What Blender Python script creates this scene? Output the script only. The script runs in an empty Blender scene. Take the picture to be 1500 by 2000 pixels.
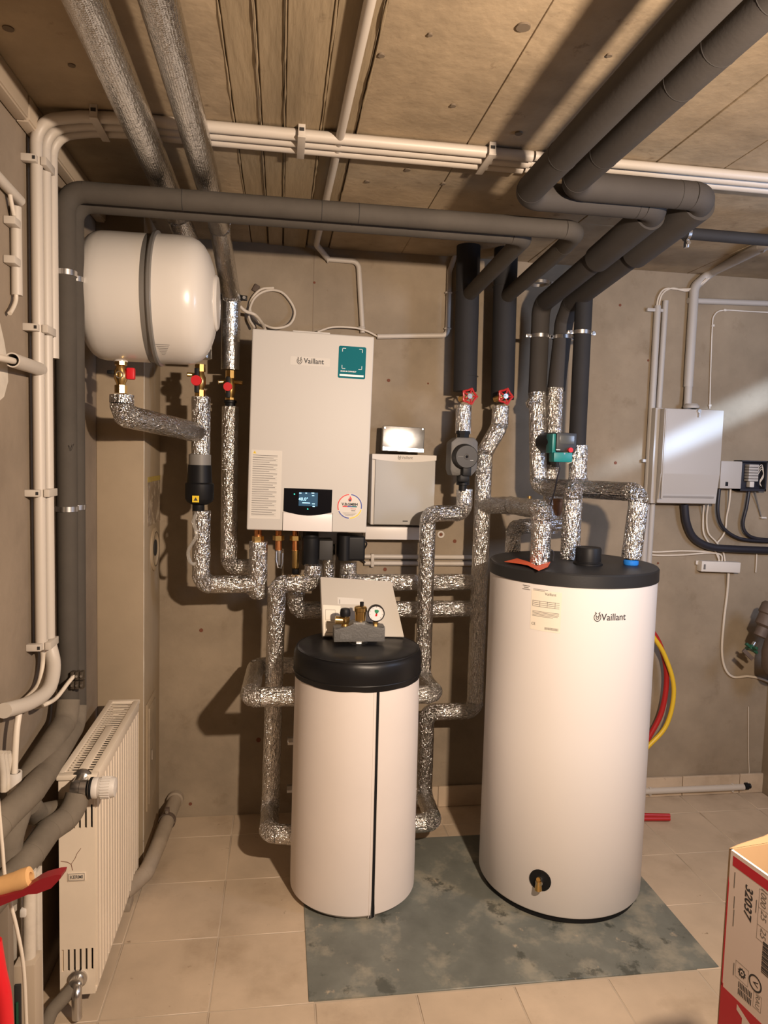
import bpy, bmesh, math, random
from mathutils import Vector, Matrix, noise
random.seed(7)
SC = bpy.context.scene
COL = SC.collection
# ---------------------------------------------------------------- camera
CAM_H = 1.53
F_PX = 1385.0
def _axes(yaw, pitch, roll):
    cy, sy, cp, sp = math.cos(yaw), math.sin(yaw), math.cos(pitch), math.sin(pitch)
    fwd = Vector((sy*cp, cy*cp, sp)); r = Vector((cy, -sy, 0)); u = r.cross(fwd)
    c, s = math.cos(roll), math.sin(roll)
    return c*r + s*u, -s*r + c*u, fwd
AX_R, AX_U, AX_F = _axes(math.radians(8.41), math.radians(-4.40), math.radians(1.575))
cam_data = bpy.data.cameras.new('camera'); cam = bpy.data.objects.new('camera', cam_data); COL.objects.link(cam)
cam_data.sensor_fit = 'VERTICAL'; cam_data.sensor_height = 36; cam_data.lens = F_PX*36/2000
cam_data.clip_start = 0.02
M = Matrix((AX_R, AX_U, -AX_F)).transposed().to_4x4(); M.translation = Vector((0, 0, CAM_H)); cam.matrix_world = M
SC.camera = cam
# ---------------------------------------------------------------- world, lights, exposure
world = bpy.data.worlds.new('world'); SC.world = world; world.use_nodes = True
world.node_tree.nodes['Background'].inputs[0].default_value = (0.9, 0.8, 0.7, 1)
world.node_tree.nodes['Background'].inputs[1].default_value = 0.0
def area_light(name, loc, target, w, h, power, color, spread=math.pi):
    l = bpy.data.lights.new(name, 'AREA'); l.shape = 'RECTANGLE'; l.size = w; l.size_y = h; l.energy = power; l.color = color; l.spread = spread
    o = bpy.data.objects.new(name, l); COL.objects.link(o); o.location = loc
    o.rotation_euler = (Vector(target)-Vector(loc)).to_track_quat('-Z', 'Y').to_euler(); return o
# a warm LED work lamp standing to the right of the photographer
area_light('work_lamp_light', (0.75, 0.36, 1.87), (0.30, 2.6, 0.75), 0.07, 0.05, 66, (1.0, 0.79, 0.61))
# cool daylight from the right-hand end of the cellar
area_light('daylight', (2.22, 1.25, 1.80), (1.75, 2.96, 1.8), 0.5, 0.5, 24.0, (0.52, 0.68, 1.0))
# added elliptical spot imitating a lens flare streak across the back wall, no real source
sp = bpy.data.lights.new('daylight_gap', 'SPOT'); sp.energy = 190; sp.color = (0.55, 0.73, 1.0); sp.spot_size = math.radians(80); sp.spot_blend = 1.0; sp.shadow_soft_size = 0.02
spo = bpy.data.objects.new('daylight_gap', sp); COL.objects.link(spo)
_L, _T, _D = Vector((2.16, 1.35, 1.86)), Vector((2.20, 2.96, 1.87)), Vector((-0.90, 0, -0.43))
_z = (_L-_T).normalized(); _x = (_D-_z*_D.dot(_z)).normalized(); _y = _z.cross(_x)
_m = Matrix((_x, _y*0.065, _z)).transposed().to_4x4(); _m.translation = _L; spo.matrix_world = _m
SC.view_settings.view_transform = 'Standard'; SC.view_settings.look = 'None'; SC.view_settings.gamma = 1.0
SC.view_settings.use_curve_mapping = False
SC.view_settings.exposure = 0.0
# ---------------------------------------------------------------- where a pixel of the photograph lies in the room
def _ray(px, py): return (px-750)/F_PX*AX_R - (py-1000)/F_PX*AX_U + AX_F
def at(px, py, Y=None, X=None, Z=None):
    d = _ray(px, py); c = Vector((0, 0, CAM_H))
    if Y is not None: return c + d*(Y/d.y)
    if X is not None: return c + d*(X/d.x)
    return c + d*((Z-CAM_H)/d.z)
# ---------------------------------------------------------------- materials
MATS = {}
def lin(c): return tuple(((v/255+0.055)/1.055)**2.4 if v/255 > 0.04045 else v/255/12.92 for v in c)
def material(name, col, rough=0.5, metal=0.0, bump=0.0, bscale=60.0, var=0.0, vscale=4.0, var2=None, spec=0.5, coat=0.0, emit=None, estr=0, alpha=None, trans=0, detail=4.0, world_xyz=False):
    m = bpy.data.materials.new(name); m.use_nodes = True; nt = m.node_tree; p = nt.nodes['Principled BSDF']
    p.inputs['Base Color'].default_value = (*col, 1); p.inputs['Roughness'].default_value = rough; p.inputs['Metallic'].default_value = metal
    p.inputs['Specular IOR Level'].default_value = spec; p.inputs['Coat Weight'].default_value = coat
    if trans: p.inputs['Transmission Weight'].default_value = trans
    if emit: p.inputs['Emission Color'].default_value = (*emit, 1); p.inputs['Emission Strength'].default_value = estr
    N = nt.nodes.new; L = nt.links.new
    tc = N('ShaderNodeTexCoord'); CO = N('ShaderNodeNewGeometry').outputs['Position'] if world_xyz else tc.outputs['Object']
    if var:
        nz = N('ShaderNodeTexNoise'); nz.inputs['Scale'].default_value = vscale; nz.inputs['Detail'].default_value = 6; nz.inputs['Roughness'].default_value = 0.62
        L(CO, nz.inputs['Vector'])
        mr = N('ShaderNodeMapRange'); mr.inputs[1].default_value = 0.3; mr.inputs[2].default_value = 0.7
        L(nz.outputs['Fac'], mr.inputs[0])
        mx = N('ShaderNodeMix'); mx.data_type = 'RGBA'
        mx.inputs[6].default_value = (*[c*(1-var) for c in col], 1)
        mx.inputs[7].default_value = (*(var2 or [min(1, c*(1+var)) for c in col]), 1)
        L(mr.outputs[0], mx.inputs[0]); L(mx.outputs[2], p.inputs['Base Color'])
    if bump:
        nb = N('ShaderNodeTexNoise'); nb.inputs['Scale'].default_value = bscale; nb.inputs['Detail'].default_value = detail
        L(CO, nb.inputs['Vector'])
        b = N('ShaderNodeBump'); b.inputs['Strength'].default_value = bump; b.inputs['Distance'].default_value = 0.004
        L(nb.outputs['Fac'], b.inputs['Height']); L(b.outputs[0], p.inputs['Normal'])
    MATS[name] = m; return m
def spots(m, col, scale, lo, hi, strength=0.8, coord='Object'):
    """lay blotches of a second colour over a material (stains with a shape of their own)"""
    nt = m.node_tree; p = nt.nodes['Principled BSDF']; N = nt.nodes.new; L = nt.links.new
    inp = p.inputs['Base Color']; src = inp.links[0].from_socket if inp.links else None
    tc = N('ShaderNodeTexCoord'); nz = N('ShaderNodeTexNoise'); nz.inputs['Scale'].default_value = scale; nz.inputs['Detail'].default_value = 8; nz.inputs['Roughness'].default_value = 0.65
    L(N('ShaderNodeNewGeometry').outputs['Position'] if coord == 'world' else tc.outputs[coord], nz.inputs['Vector'])
    mr = N('ShaderNodeMapRange'); mr.inputs[1].default_value = lo; mr.inputs[2].default_value = hi; mr.inputs[4].default_value = strength
    L(nz.outputs['Fac'], mr.inputs[0])
    mx = N('ShaderNodeMix'); mx.data_type = 'RGBA'
    if src: L(src, mx.inputs[6])
    else: mx.inputs[6].default_value = inp.default_value
    mx.inputs[7].default_value = (*col, 1)
    L(mr.outputs[0], mx.inputs[0]); L(mx.outputs[2], inp)
    return m
plaster = material('plaster_wall', (0.275, 0.222, 0.160), 0.85, bump=0.4, bscale=28, var=0.20, vscale=3.2, spec=0.2)
spots(plaster, (0.20, 0.150, 0.10), 1.3, 0.50, 0.75, 0.5); spots(plaster, (0.16, 0.10, 0.06), 26, 0.70, 0.78, 0.6)
spots(plaster, (0.17, 0.125, 0.08), 7, 0.60, 0.72, 0.45); spots(plaster, (0.36, 0.30, 0.225), 4, 0.62, 0.75, 0.4)
plaster_left = material('plaster_left', (0.245, 0.195, 0.145), 0.88, bump=0.35, bscale=35, var=0.14, vscale=3.0, spec=0.2)
spots(plaster_left, (0.15, 0.115, 0.085), 1.8, 0.50, 0.75, 0.55)
smooth_paint = material('pier_paint', (0.345, 0.27, 0.182), 0.8, bump=0.12, bscale=40, var=0.08, vscale=3.5, spec=0.25)
spots(smooth_paint, (0.22, 0.165, 0.105), 3.0, 0.58, 0.8, 0.5)
concrete = material('ceiling_concrete', (0.335, 0.26, 0.172), 0.9, bump=0.55, bscale=34, var=0.26, vscale=4.5, spec=0.15)
spots(concrete, (0.15, 0.105, 0.065), 16, 0.62, 0.70, 0.6); spots(concrete, (0.41, 0.33, 0.23), 1.6, 0.5, 0.7, 0.5)
board_conc = material('board_concrete', (0.285, 0.222, 0.142), 0.92, bump=0.7, bscale=38, var=0.20, vscale=7, spec=0.12)
def stretch(m, v):
    nt = m.node_tree
    for n in list(nt.nodes):
        if n.type == 'TEX_NOISE':
            mp = nt.nodes.new('ShaderNodeMapping'); mp.inputs['Scale'].default_value = v
            src = n.inputs['Vector'].links[0].from_socket; nt.links.new(src, mp.inputs['Vector']); nt.links.new(mp.outputs[0], n.inputs['Vector'])
stretch(board_conc, (1.6, 0.22, 1)); spots(board_conc, (0.12, 0.085, 0.05), 14, 0.62, 0.75, 0.5)
slab_dark = material('ceiling_recess', (0.16, 0.125, 0.09), 0.95, spec=0.1)
tile = material('floor_tile', (0.50, 0.395, 0.285), 0.42, bump=0.06, bscale=25, var=0.13, vscale=3.5, spec=0.4, world_xyz=True)
spots(tile, (0.29, 0.21, 0.135), 3.2, 0.52, 0.72, 0.6, 'world'); spots(tile, (0.16, 0.105, 0.06), 19, 0.665, 0.71, 0.8, 'world')
grout = material('grout', (0.44, 0.36, 0.27), 0.9)
coating = material('grey_floor_coating', (0.15, 0.158, 0.138), 0.42, bump=0.15, bscale=22, var=0.25, vscale=5, spec=0.4)
spots(coating, (0.30, 0.28, 0.22), 5.5, 0.50, 0.62, 0.8); spots(coating, (0.055, 0.06, 0.05), 6.5, 0.58, 0.63, 0.8); spots(coating, (0.40, 0.33, 0.24), 15, 0.64, 0.70, 0.9)
white_enamel = material('white_enamel', (0.73, 0.69, 0.665), 0.36, spec=0.4)
boiler_white = material('boiler_white', (0.55, 0.525, 0.49), 0.5, spec=0.3)
matt_white = material('matt_white', (0.62, 0.58, 0.53), 0.5)
jacket = material('white_foam_jacket', (0.72, 0.655, 0.61), 0.55, bump=0.05, bscale=8, var=0.03, vscale=3)
grey_panel = material('light_grey_panel', (0.43, 0.42, 0.40), 0.5, spec=0.3)
vessel_white = material('vessel_enamel', (0.60, 0.565, 0.52), 0.28, coat=0.2)
black_plastic = material('black_plastic', (0.008, 0.008, 0.009), 0.5, spec=0.25)
black_vinyl = material('black_vinyl', (0.006, 0.006, 0.007), 0.40, spec=0.35, bump=0.10, bscale=30)
black_gloss = material('black_gloss', (0.006, 0.006, 0.008), 0.12)
foam = material('dark_pipe_foam', (0.021, 0.0205, 0.0225), 0.75, bump=0.10, bscale=120, var=0.10, vscale=8, spec=0.3)
foam_grey = material('grey_pipe_foam', (0.052, 0.047, 0.044), 0.75, bump=0.08, bscale=120, var=0.08, vscale=8, spec=0.25)
foam_brown = material('grey_brown_foam', (0.066, 0.057, 0.047), 0.8, bump=0.12, bscale=90, var=0.12, vscale=8, spec=0.25)
foam_old = material('dusty_grey_foam', (0.155, 0.130, 0.10), 0.88, bump=0.3, bscale=50, var=0.15, vscale=12, spec=0.2)
seam_dark = material('seam_dark', (0.02, 0.018, 0.017), 0.8)
pvc = material('grey_white_pvc', (0.50, 0.45, 0.39), 0.45)
pvc_right = material('light_grey_pvc', (0.42, 0.395, 0.37), 0.5)
trunk_cream = material('cream_trunking', (0.46, 0.38, 0.29), 0.5)
cable_white = material('white_cable', (0.62, 0.55, 0.46), 0.5)
cable_black = material('black_cable', (0.018, 0.018, 0.026), 0.45)
brass = material('brass', (0.72, 0.48, 0.18), 0.28, 1.0)
copper = material('copper', (0.85, 0.36, 0.14), 0.28, 1.0)
steel = material('steel', (0.62, 0.61, 0.60), 0.28, 1.0)
zinc = material('galvanised_zinc', (0.50, 0.51, 0.52), 0.24, 1.0, bump=0.05, bscale=25, var=0.15, vscale=30)
cast_iron = material('cast_iron_grey', (0.15, 0.145, 0.137), 0.5, 0.3, bump=0.35, bscale=140)
grey_cast = material('grey_cast_shell', (0.11, 0.105, 0.10), 0.55, 0.2, bump=0.15, bscale=100)
red_plastic = material('red_plastic', (0.62, 0.012, 0.02), 0.35)
red_enamel = material('red_enamel', (0.42, 0.02, 0.02), 0.35)
dark_red = material('dark_red_plastic', (0.23, 0.012, 0.018), 0.35)
teal = material('teal_housing', (0.0, 0.20, 0.20), 0.4)
teal_print = material('teal_print', (0.0, 0.13, 0.16), 0.7, spec=0.2)
green_plastic = material('green_plastic', (0.012, 0.07, 0.035), 0.45)
yellow = material('yellow_label', (0.80, 0.56, 0.02), 0.45)
yellow_hose = material('yellow_hose', (0.72, 0.47, 0.03), 0.4)
blue_plastic = material('blue_plastic', (0.02, 0.20, 0.70), 0.4)
orange_paper = material('orange_paper', (0.66, 0.10, 0.03), 0.6)
paper = material('paper_label', (0.62, 0.585, 0.53), 0.6)
paper_cream = material('cream_paper_label', (0.78, 0.71, 0.60), 0.6)
ink = material('print_ink', (0.03, 0.03, 0.035), 0.6)
ink_grey = material('grey_print', (0.16, 0.15, 0.14), 0.6)
blue_ink = material('blue_print', (0.02, 0.05, 0.30), 0.5)
white_print = material('white_print', (0.85, 0.85, 0.85), 0.5)
screen_glow = material('screen_glow', (0.02, 0.05, 0.08), 0.2, emit=(0.03, 0.09, 0.16), estr=0.6)
screen_text = material('screen_text', (0.1, 0.3, 0.4), 0.3, emit=(0.45, 0.80, 1.0), estr=2.2)
led_green = material('led_green', (0.0, 0.3, 0.2), 0.3, emit=(0.05, 0.9, 0.55), estr=2.0)
rad_white = material('radiator_cream', (0.76, 0.66, 0.53), 0.38, var=0.05, vscale=6)
rad_shade = material('radiator_inner_shade', (0.05, 0.04, 0.03), 0.8)  # dark colour put in for the shade between the panels
wood = material('pale_wood', (0.62, 0.36, 0.15), 0.55, var=0.15, vscale=12)
cardboard = material('cardboard', (0.36, 0.235, 0.125), 0.85, var=0.06, vscale=6)
box_white = material('printed_board_white', (0.80, 0.68, 0.62), 0.6)
box_red = material('printed_board_red', (0.56, 0.012, 0.03), 0.5)
bronze = material('bronze_fitting', (0.30, 0.155, 0.085), 0.5, 0.6, bump=0.1)
rust = material('rust', (0.16, 0.055, 0.03), 0.9)
old_pipe = material('dusty_drain_pipe', (0.30, 0.245, 0.185), 0.7, bump=0.15, bscale=60, var=0.15, vscale=10)
brown_iron = material('brown_painted_iron', (0.105, 0.075, 0.058), 0.6, bump=0.25, bscale=60, var=0.2, vscale=20)
old_white = material('old_white_paint', (0.56, 0.50, 0.42), 0.7, bump=0.2, bscale=60, var=0.12, vscale=15)
spots(old_white, (0.20, 0.15, 0.10), 40, 0.66, 0.72, 0.8)
clear_tube = material('clear_hose', (0.75, 0.72, 0.66), 0.15, trans=0.75)
glass_dial = material('dial_face', (0.82, 0.80, 0.78), 0.25, coat=0.5)
def foil_mat(name, crinkle, grid):
    m = bpy.data.materials.new(name); m.use_nodes = True; nt = m.node_tree; p = nt.nodes['Principled BSDF']; N = nt.nodes.new; L = nt.links.new
    p.inputs['Base Color'].default_value = (0.66, 0.645, 0.62, 1); p.inputs['Metallic'].default_value = 1.0; p.inputs['Roughness'].default_value = 0.20
    tc = N('ShaderNodeTexCoord')
    if grid:
        uvn = N('ShaderNodeUVMap'); uvn.uv_map = 'UVMap'; mpn = N('ShaderNodeMapping'); mpn.inputs['Scale'].default_value = (0.38, 1.0, 1.0); L(uvn.outputs[0], mpn.inputs['Vector']); SRC = mpn.outputs[0]
    else: SRC = tc.outputs['Object']
    v = N('ShaderNodeTexVoronoi'); v.feature = 'F1'; v.inputs['Scale'].default_value = 75; v.inputs['Detail'].default_value = 1.5
    n0 = N('ShaderNodeTexNoise'); n0.inputs['Scale'].default_value = 40; n0.inputs['Detail'].default_value = 2
    mixv = N('ShaderNodeMix'); mixv.data_type = 'VECTOR'; mixv.inputs[0].default_value = 0.06
    L(SRC, n0.inputs['Vector']); L(SRC, mixv.inputs[4]); L(n0.outputs['Color'], mixv.inputs[5]); L(mixv.outputs[1], v.inputs['Vector'])
    b1 = N('ShaderNodeBump'); b1.inputs['Strength'].default_value = crinkle; b1.inputs['Distance'].default_value = 0.010
    L(v.outputs['Distance'], b1.inputs['Height'])
    n2 = N('ShaderNodeTexNoise'); n2.inputs['Scale'].default_value = 160; n2.inputs['Detail'].default_value = 3; L(SRC, n2.inputs['Vector'])
    b2 = N('ShaderNodeBump'); b2.inputs['Strength'].default_value = crinkle*0.7; b2.inputs['Distance'].default_value = 0.006
    L(n2.outputs['Fac'], b2.inputs['Height']); L(b1.outputs[0], b2.inputs['Normal'])
    last = b2
    if grid:
        uv = N('ShaderNodeUVMap'); uv.uv_map = 'UVMap'
        w1 = N('ShaderNodeTexWave'); w1.bands_direction = 'X'; w1.inputs['Scale'].default_value = 55
        w2 = N('ShaderNodeTexWave'); w2.bands_direction = 'Y'; w2.inputs['Scale'].default_value = 55
        L(uv.outputs[0], w1.inputs['Vector']); L(uv.outputs[0], w2.inputs['Vector'])
        mx = N('ShaderNodeMath'); mx.operation = 'MAXIMUM'; L(w1.outputs['Fac'], mx.inputs[0]); L(w2.outputs['Fac'], mx.inputs[1])
        b3 = N('ShaderNodeBump'); b3.inputs['Strength'].default_value = grid; b3.inputs['Distance'].default_value = 0.0015
        L(mx.outputs[0], b3.inputs['Height']); L(b2.outputs[0], b3.inputs['Normal']); last = b3
    L(last.outputs[0], p.inputs['Normal'])
    MATS[name] = m; return m
foil = foil_mat('foil_sleeve', 0.55, 0.5)
foil_smooth = foil_mat('foil_duct', 0.16, 0.25)
foil_crinkled = foil_mat('foil_crinkled', 1.0, 0)
# ---------------------------------------------------------------- mesh building
def basis(axis, up=None):
    a = Vector(axis).normalized()
    up = Vector(up) if up is not None else (Vector((0, 0, 1)) if abs(a.z) < 0.9 else Vector((0, 1, 0)))
    x = up.cross(a)
    if x.length < 1e-6: x = Vector((1, 0, 0)).cross(a)
    x.normalize(); y = a.cross(x)
    return x, y, a
WORLD = {}                       # world offset of each parent
class MB:
    def __init__(self): self.v = []; self.f = []; self.uv = []
    def add(self, vs, fs, uvs=None):
        b = len(self.v); self.v += [Vector(p) for p in vs]
        for i, f in enumerate(fs):
            self.f.append(tuple(b+k for k in f)); self.uv.append(uvs[i] if uvs else None)
        return self
    def bm(self, bm, mat=None):
        bm.verts.ensure_lookup_table(); bm.verts.index_update()
        self.add([(mat @ v.co) if mat else v.co for v in bm.verts], [[v.index for v in f.verts] for f in bm.faces]); bm.free(); return self
    def box(self, c, s, rot=None, bev=0.0, seg=2):
        bm = bmesh.new(); bmesh.ops.create_cube(bm, size=1.0)
        for v in bm.verts: v.co = Vector((v.co.x*s[0], v.co.y*s[1], v.co.z*s[2]))
        if bev: bmesh.ops.bevel(bm, geom=list(bm.edges), offset=min(bev, min(s)*0.49), segments=seg, affect='EDGES', profile=0.6)
        m = Matrix.Translation(Vector(c)) @ (rot.to_4x4() if rot else Matrix.Identity(4))
        return self.bm(bm, m)
    def span(self, a, b, bev=0.0, seg=2):
        a, b = Vector(a), Vector(b); return self.box((a+b)/2, [abs(x) for x in (b-a)], None, bev, seg)
    def cyl(self, p0, p1, r0, r1=None, n=24, cap=True):
        r1 = r0 if r1 is None else r1; p0, p1 = Vector(p0), Vector(p1); x, y, a = basis(p1-p0)
        vs = []; fs = []
        for p, r in ((p0, r0), (p1, r1)):
            for k in range(n):
                t = 2*math.pi*k/n; vs.append(p + (x*math.cos(t)+y*math.sin(t))*r)
        for k in range(n): fs.append((k, (k+1) % n, n+(k+1) % n, n+k))
        if cap: fs.append(tuple(reversed(range(n)))); fs.append(tuple(range(n, 2*n)))
        return self.add(vs, fs)
    def lathe(self, o, axis, prof, n=40, cap=True, up=None):
        x, y, a = basis(axis, up); o = Vector(o); vs = []; fs = []
        for r, h in prof:
            for k in range(n):
                t = 2*math.pi*k/n; vs.append(o + a*h + (x*math.cos(t)+y*math.sin(t))*max(r, 1e-5))
        for i in range(len(prof)-1):
            for k in range(n): fs.append((i*n+k, i*n+(k+1) % n, (i+1)*n+(k+1) % n, (i+1)*n+k))
        if cap: fs.append(tuple(reversed(range(n)))); fs.append(tuple(range((len(prof)-1)*n, len(prof)*n)))
        return self.add(vs, fs)
    def torus(self, c, axis, R, r, n=32, m=10, a0=0.0, a1=2*math.pi):
        x, y, a = basis(axis); full = abs(a1-a0-2*math.pi) < 1e-6
        pts = [Vector(c)+(x*math.cos(a0+(a1-a0)*k/n)+y*math.sin(a0+(a1-a0)*k/n))*R for k in range(n if full else n+1)]
        return self.tube(pts, r, m, closed=full)
    def tube(self, pts, r, n=16, closed=False, cap=True, amp=0.0, freq=40.0, uv=False, u0=0.0):
        pts = [Vector(p) for p in pts]; N = len(pts); rs = r if isinstance(r, (list, tuple)) else [r]*N
        tang = []
        for i in range(N):
            if closed: t = pts[(i+1) % N]-pts[i-1]
            else: t = pts[min(i+1, N-1)]-pts[max(i-1, 0)]
            tang.append(t.normalized())
        x, y, a = basis(tang[0]); vs = []; u = u0; us = []
        for i in range(N):
            if i:
                q = tang[i-1].rotation_difference(tang[i]); x = q @ x; u += (pts[i]-pts[i-1]).length
            us.append(u); y = tang[i].cross(x).normalized(); x = y.cross(tang[i]).normalized()
            for k in range(n):
                t = 2*math.pi*k/n; d = x*math.cos(t)+y*math.sin(t); p = pts[i]+d*rs[i]
                if amp: p = p + d*amp*(noise.noise(p*freq)+0.6*noise.noise(p*freq*2.3+Vector((7, 3, 1))))
                vs.append(p)
        fs = []; uvs = []; C = 2*math.pi*rs[0]
        for i in range(N if closed else N-1):
            j = (i+1) % N
            for k in range(n):
                fs.append((i*n+k, i*n+(k+1) % n, j*n+(k+1) % n, j*n+k))
                uvs.append(((us[i], C*k/n), (us[i], C*(k+1)/n), (us[j], C*(k+1)/n), (us[j], C*k/n)))
        if cap and not closed:
            fs.append(tuple(reversed(range(n)))); uvs.append(None); fs.append(tuple(range((N-1)*n, N*n))); uvs.append(None)
        return self.add(vs, fs, uvs if uv else None)
    def prism(self, poly, o, ux, uy, depth, bev=0):
        ux, uy = Vector(ux), Vector(uy); w = ux.cross(uy).normalized(); o = Vector(o); n = len(poly)
        vs = [o+ux*p[0]+uy*p[1] for p in poly]+[o+ux*p[0]+uy*p[1]+w*depth for p in poly]
        fs = [tuple(reversed(range(n))), tuple(range(n, 2*n))]+[(k, (k+1) % n, n+(k+1) % n, n+k) for k in range(n)]
        if bev:
            bm = bmesh.new(); bv = [bm.verts.new(v) for v in vs]
            for f in fs: bm.faces.new([bv[i] for i in f])
            bmesh.ops.bevel(bm, geom=list(bm.edges), offset=bev, segments=2, affect='EDGES', profile=0.6)
            return self.bm(bm)
        return self.add(vs, fs)
    def build(self, name, mat, parent=None, flat=False, local=False, angle=38):
        off = Vector((0, 0, 0))
        if parent is not None: off = Vector((0, 0, 0)) if local else WORLD[parent.name]
        elif not local:
            lo = [min(v[i] for v in self.v) for i in range(3)]; hi = [max(v[i] for v in self.v) for i in range(3)]
            off = Vector(((lo[0]+hi[0])/2, (lo[1]+hi[1])/2, lo[2]))
        me = bpy.data.meshes.new(name); me.from_pydata([v-off for v in self.v], [], self.f)
        if any(self.uv):
            ul = me.uv_layers.new(name='UVMap')
            for p, u in zip(me.polygons, self.uv):
                if u:
                    for li, c in zip(p.loop_indices, u): ul.data[li].uv = c
        if not flat:
            me.polygons.foreach_set('use_smooth', [True]*len(me.polygons)); me.set_sharp_from_angle(angle=math.radians(angle))
        me.materials.append(mat); me.update()
        o = bpy.data.objects.new(name, me); COL.objects.link(o)
        if parent is not None: o.parent = parent; WORLD[o.name] = WORLD[parent.name]
        else: o.location = off; WORLD[o.name] = off
        return o
def tag(o, label, cat, group=None):
    o['label'] = label; o['category'] = cat
    if group: o['group'] = group
    return o
def thing(name, loc, label, cat, group=None, rot=None):
    o = bpy.data.objects.new(name, None); o.empty_display_size = 0.05; COL.objects.link(o); o.location = loc
    if rot: o.rotation_euler = rot
    WORLD[o.name] = Vector(loc); return tag(o, label, cat, group)
def structure(o): o['kind'] = 'structure'; return o
def copy_child(o, parent, offset):
    c = o.copy(); COL.objects.link(c); c.parent = parent; c.location = o.location + Vector(offset); WORLD[c.name] = WORLD[parent.name]; return c
def text_mb(s, size, o, ux, uy, depth=0.0006, align='CENTER', shear=0.0, bold=0.0, squeeze=1.0):
    """flat lettering as geometry: text baseline along ux, up along uy"""
    cu = bpy.data.curves.new('lettering', 'FONT'); cu.body = s; cu.size = size; cu.align_x = align; cu.align_y = 'CENTER'; cu.shear = shear; cu.offset = bold; cu.resolution_u = 3
    ob = bpy.data.objects.new('lettering', cu); COL.objects.link(ob)
    dg = bpy.context.evaluated_depsgraph_get(); me = bpy.data.meshes.new_from_object(ob.evaluated_get(dg))
    ux, uy = Vector(ux).normalized(), Vector(uy).normalized(); w = ux.cross(uy)
    mb = MB().add([Vector(o)+ux*v.co.x*squeeze+uy*v.co.y+w*depth for v in me.vertices], [tuple(p.vertices) for p in me.polygons])
    bpy.data.objects.remove(ob); bpy.data.curves.remove(cu); bpy.data.meshes.remove(me); return mb
def arc(c, ux, uy, r, a0, a1, n=10):
    return [Vector(c)+(Vector(ux)*math.cos(a0+(a1-a0)*k/n)+Vector(uy)*math.sin(a0+(a1-a0)*k/n))*r for k in range(n+1)]
def fillet(pts, R, n=7):
    """split a polyline into straight runs and rounded corners"""
    pts = [Vector(p) for p in pts]; out = []; cur = pts[0]
    for i in range(1, len(pts)-1):
        p = pts[i]; a = (pts[i-1]-p); b = (pts[i+1]-p); la, lb = a.length, b.length; a.normalize(); b.normalize()
        ang = a.angle(b)
        if ang > math.radians(176): continue
        t = min(R/math.tan(ang/2), la*0.48 if i > 1 else la*0.9, lb*0.48 if i < len(pts)-2 else lb*0.9)
        r = t*math.tan(ang/2); s = p+a*t; e = p+b*t
        bis = (a+b).normalized(); c = p+bis*(r/math.sin(ang/2))
        q0 = (s-c); q1 = (e-c); tot = q0.angle(q1); ax = q0.cross(q1).normalized()
        bend = [c + (Matrix.Rotation(tot*k/n, 3, ax) @ q0) for k in range(n+1)]
        out.append(('s', [cur, s])); out.append(('b', bend)); cur = e
    out.append(('s', [cur, pts[-1]])); return out
def smooth_path(pts, R, n=6):
    res = []
    for k, seg in fillet(pts, R, n):
        for p in seg:
            if not res or (p-res[-1]).length > 1e-5: res.append(p)
    return res
def spline(pts, n=8):
    pts = [Vector(p) for p in pts]; P = [2*pts[0]-pts[1]]+pts+[2*pts[-1]-pts[-2]]; out = []
    for i in range(1, len(P)-2):
        for k in range(n):
            t = k/n; p0, p1, p2, p3 = P[i-1:i+3]
            out.append(0.5*((2*p1)+(-p0+p2)*t+(2*p0-5*p1+4*p2-p3)*t*t+(-p0+3*p1-3*p2+p3)*t**3))
    out.append(pts[-1]); return out
def resample(a, b, step):
    n = max(1, int((b-a).length/step)); return [a.lerp(b, k/n) for k in range(n+1)]
def pipe(name, label, cat, pts, r, mat, bend=None, bend_mat=None, amp=0.0, bamp=0.0, step=0.012, n=24, group=None, sleeve='insulation_sleeve', elbow='elbow', root=None, uv=True, part_n=7):
    """a pipe run: each straight sleeve and each elbow a part of its own"""
    pts = [Vector(p) for p in pts]
    t = root or thing(name, (pts[-1] if pts[-1].z < pts[0].z else pts[0]), label, cat, group)
    u = 0.0; segs = fillet(pts, bend if bend is not None else r*1.4, part_n)
    for kind, seg in segs:
        if kind == 's':
            L = (seg[1]-seg[0]).length
            if L < 0.004: continue
            d = (seg[1]-seg[0]).normalized()
            MB().tube(resample(seg[0]-d*0.001, seg[1]+d*0.001, step if amp else max(L, .05)), r, n, amp=amp, freq=45, uv=uv, u0=u).build(sleeve, mat, t); u += L
        else:
            pp = seg
            if bamp:
                pp = [seg[0]]
                for a, b in zip(seg[:-1], seg[1:]): pp += resample(a, b, step)[1:]
            MB().tube(pp, r*1.015, n, amp=bamp or amp, freq=38, uv=uv).build(elbow, bend_mat or mat, t)
    return t
def foil_pipe(label, pts, r, **k):
    k.setdefault('group', None)
    return pipe('foil_wrapped_pipe', label, 'pipe', pts, r, k.pop('mat', foil), bend=k.pop('bend', r*1.15), bend_mat=foil_crinkled, amp=k.pop('amp', 0.0013), bamp=0.0042, **k)
def foam_pipe(label, pts, r, mat=None, **k):
    return pipe('foam_insulated_pipe', label, 'pipe', pts, r, mat or foam, **k)
def hose(name, label, cat, pts, r, mat, n=12, sm=8, group=None):
    return tag(MB().tube(spline(pts, sm), r, n).build(name, mat), label, cat, group)
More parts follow.
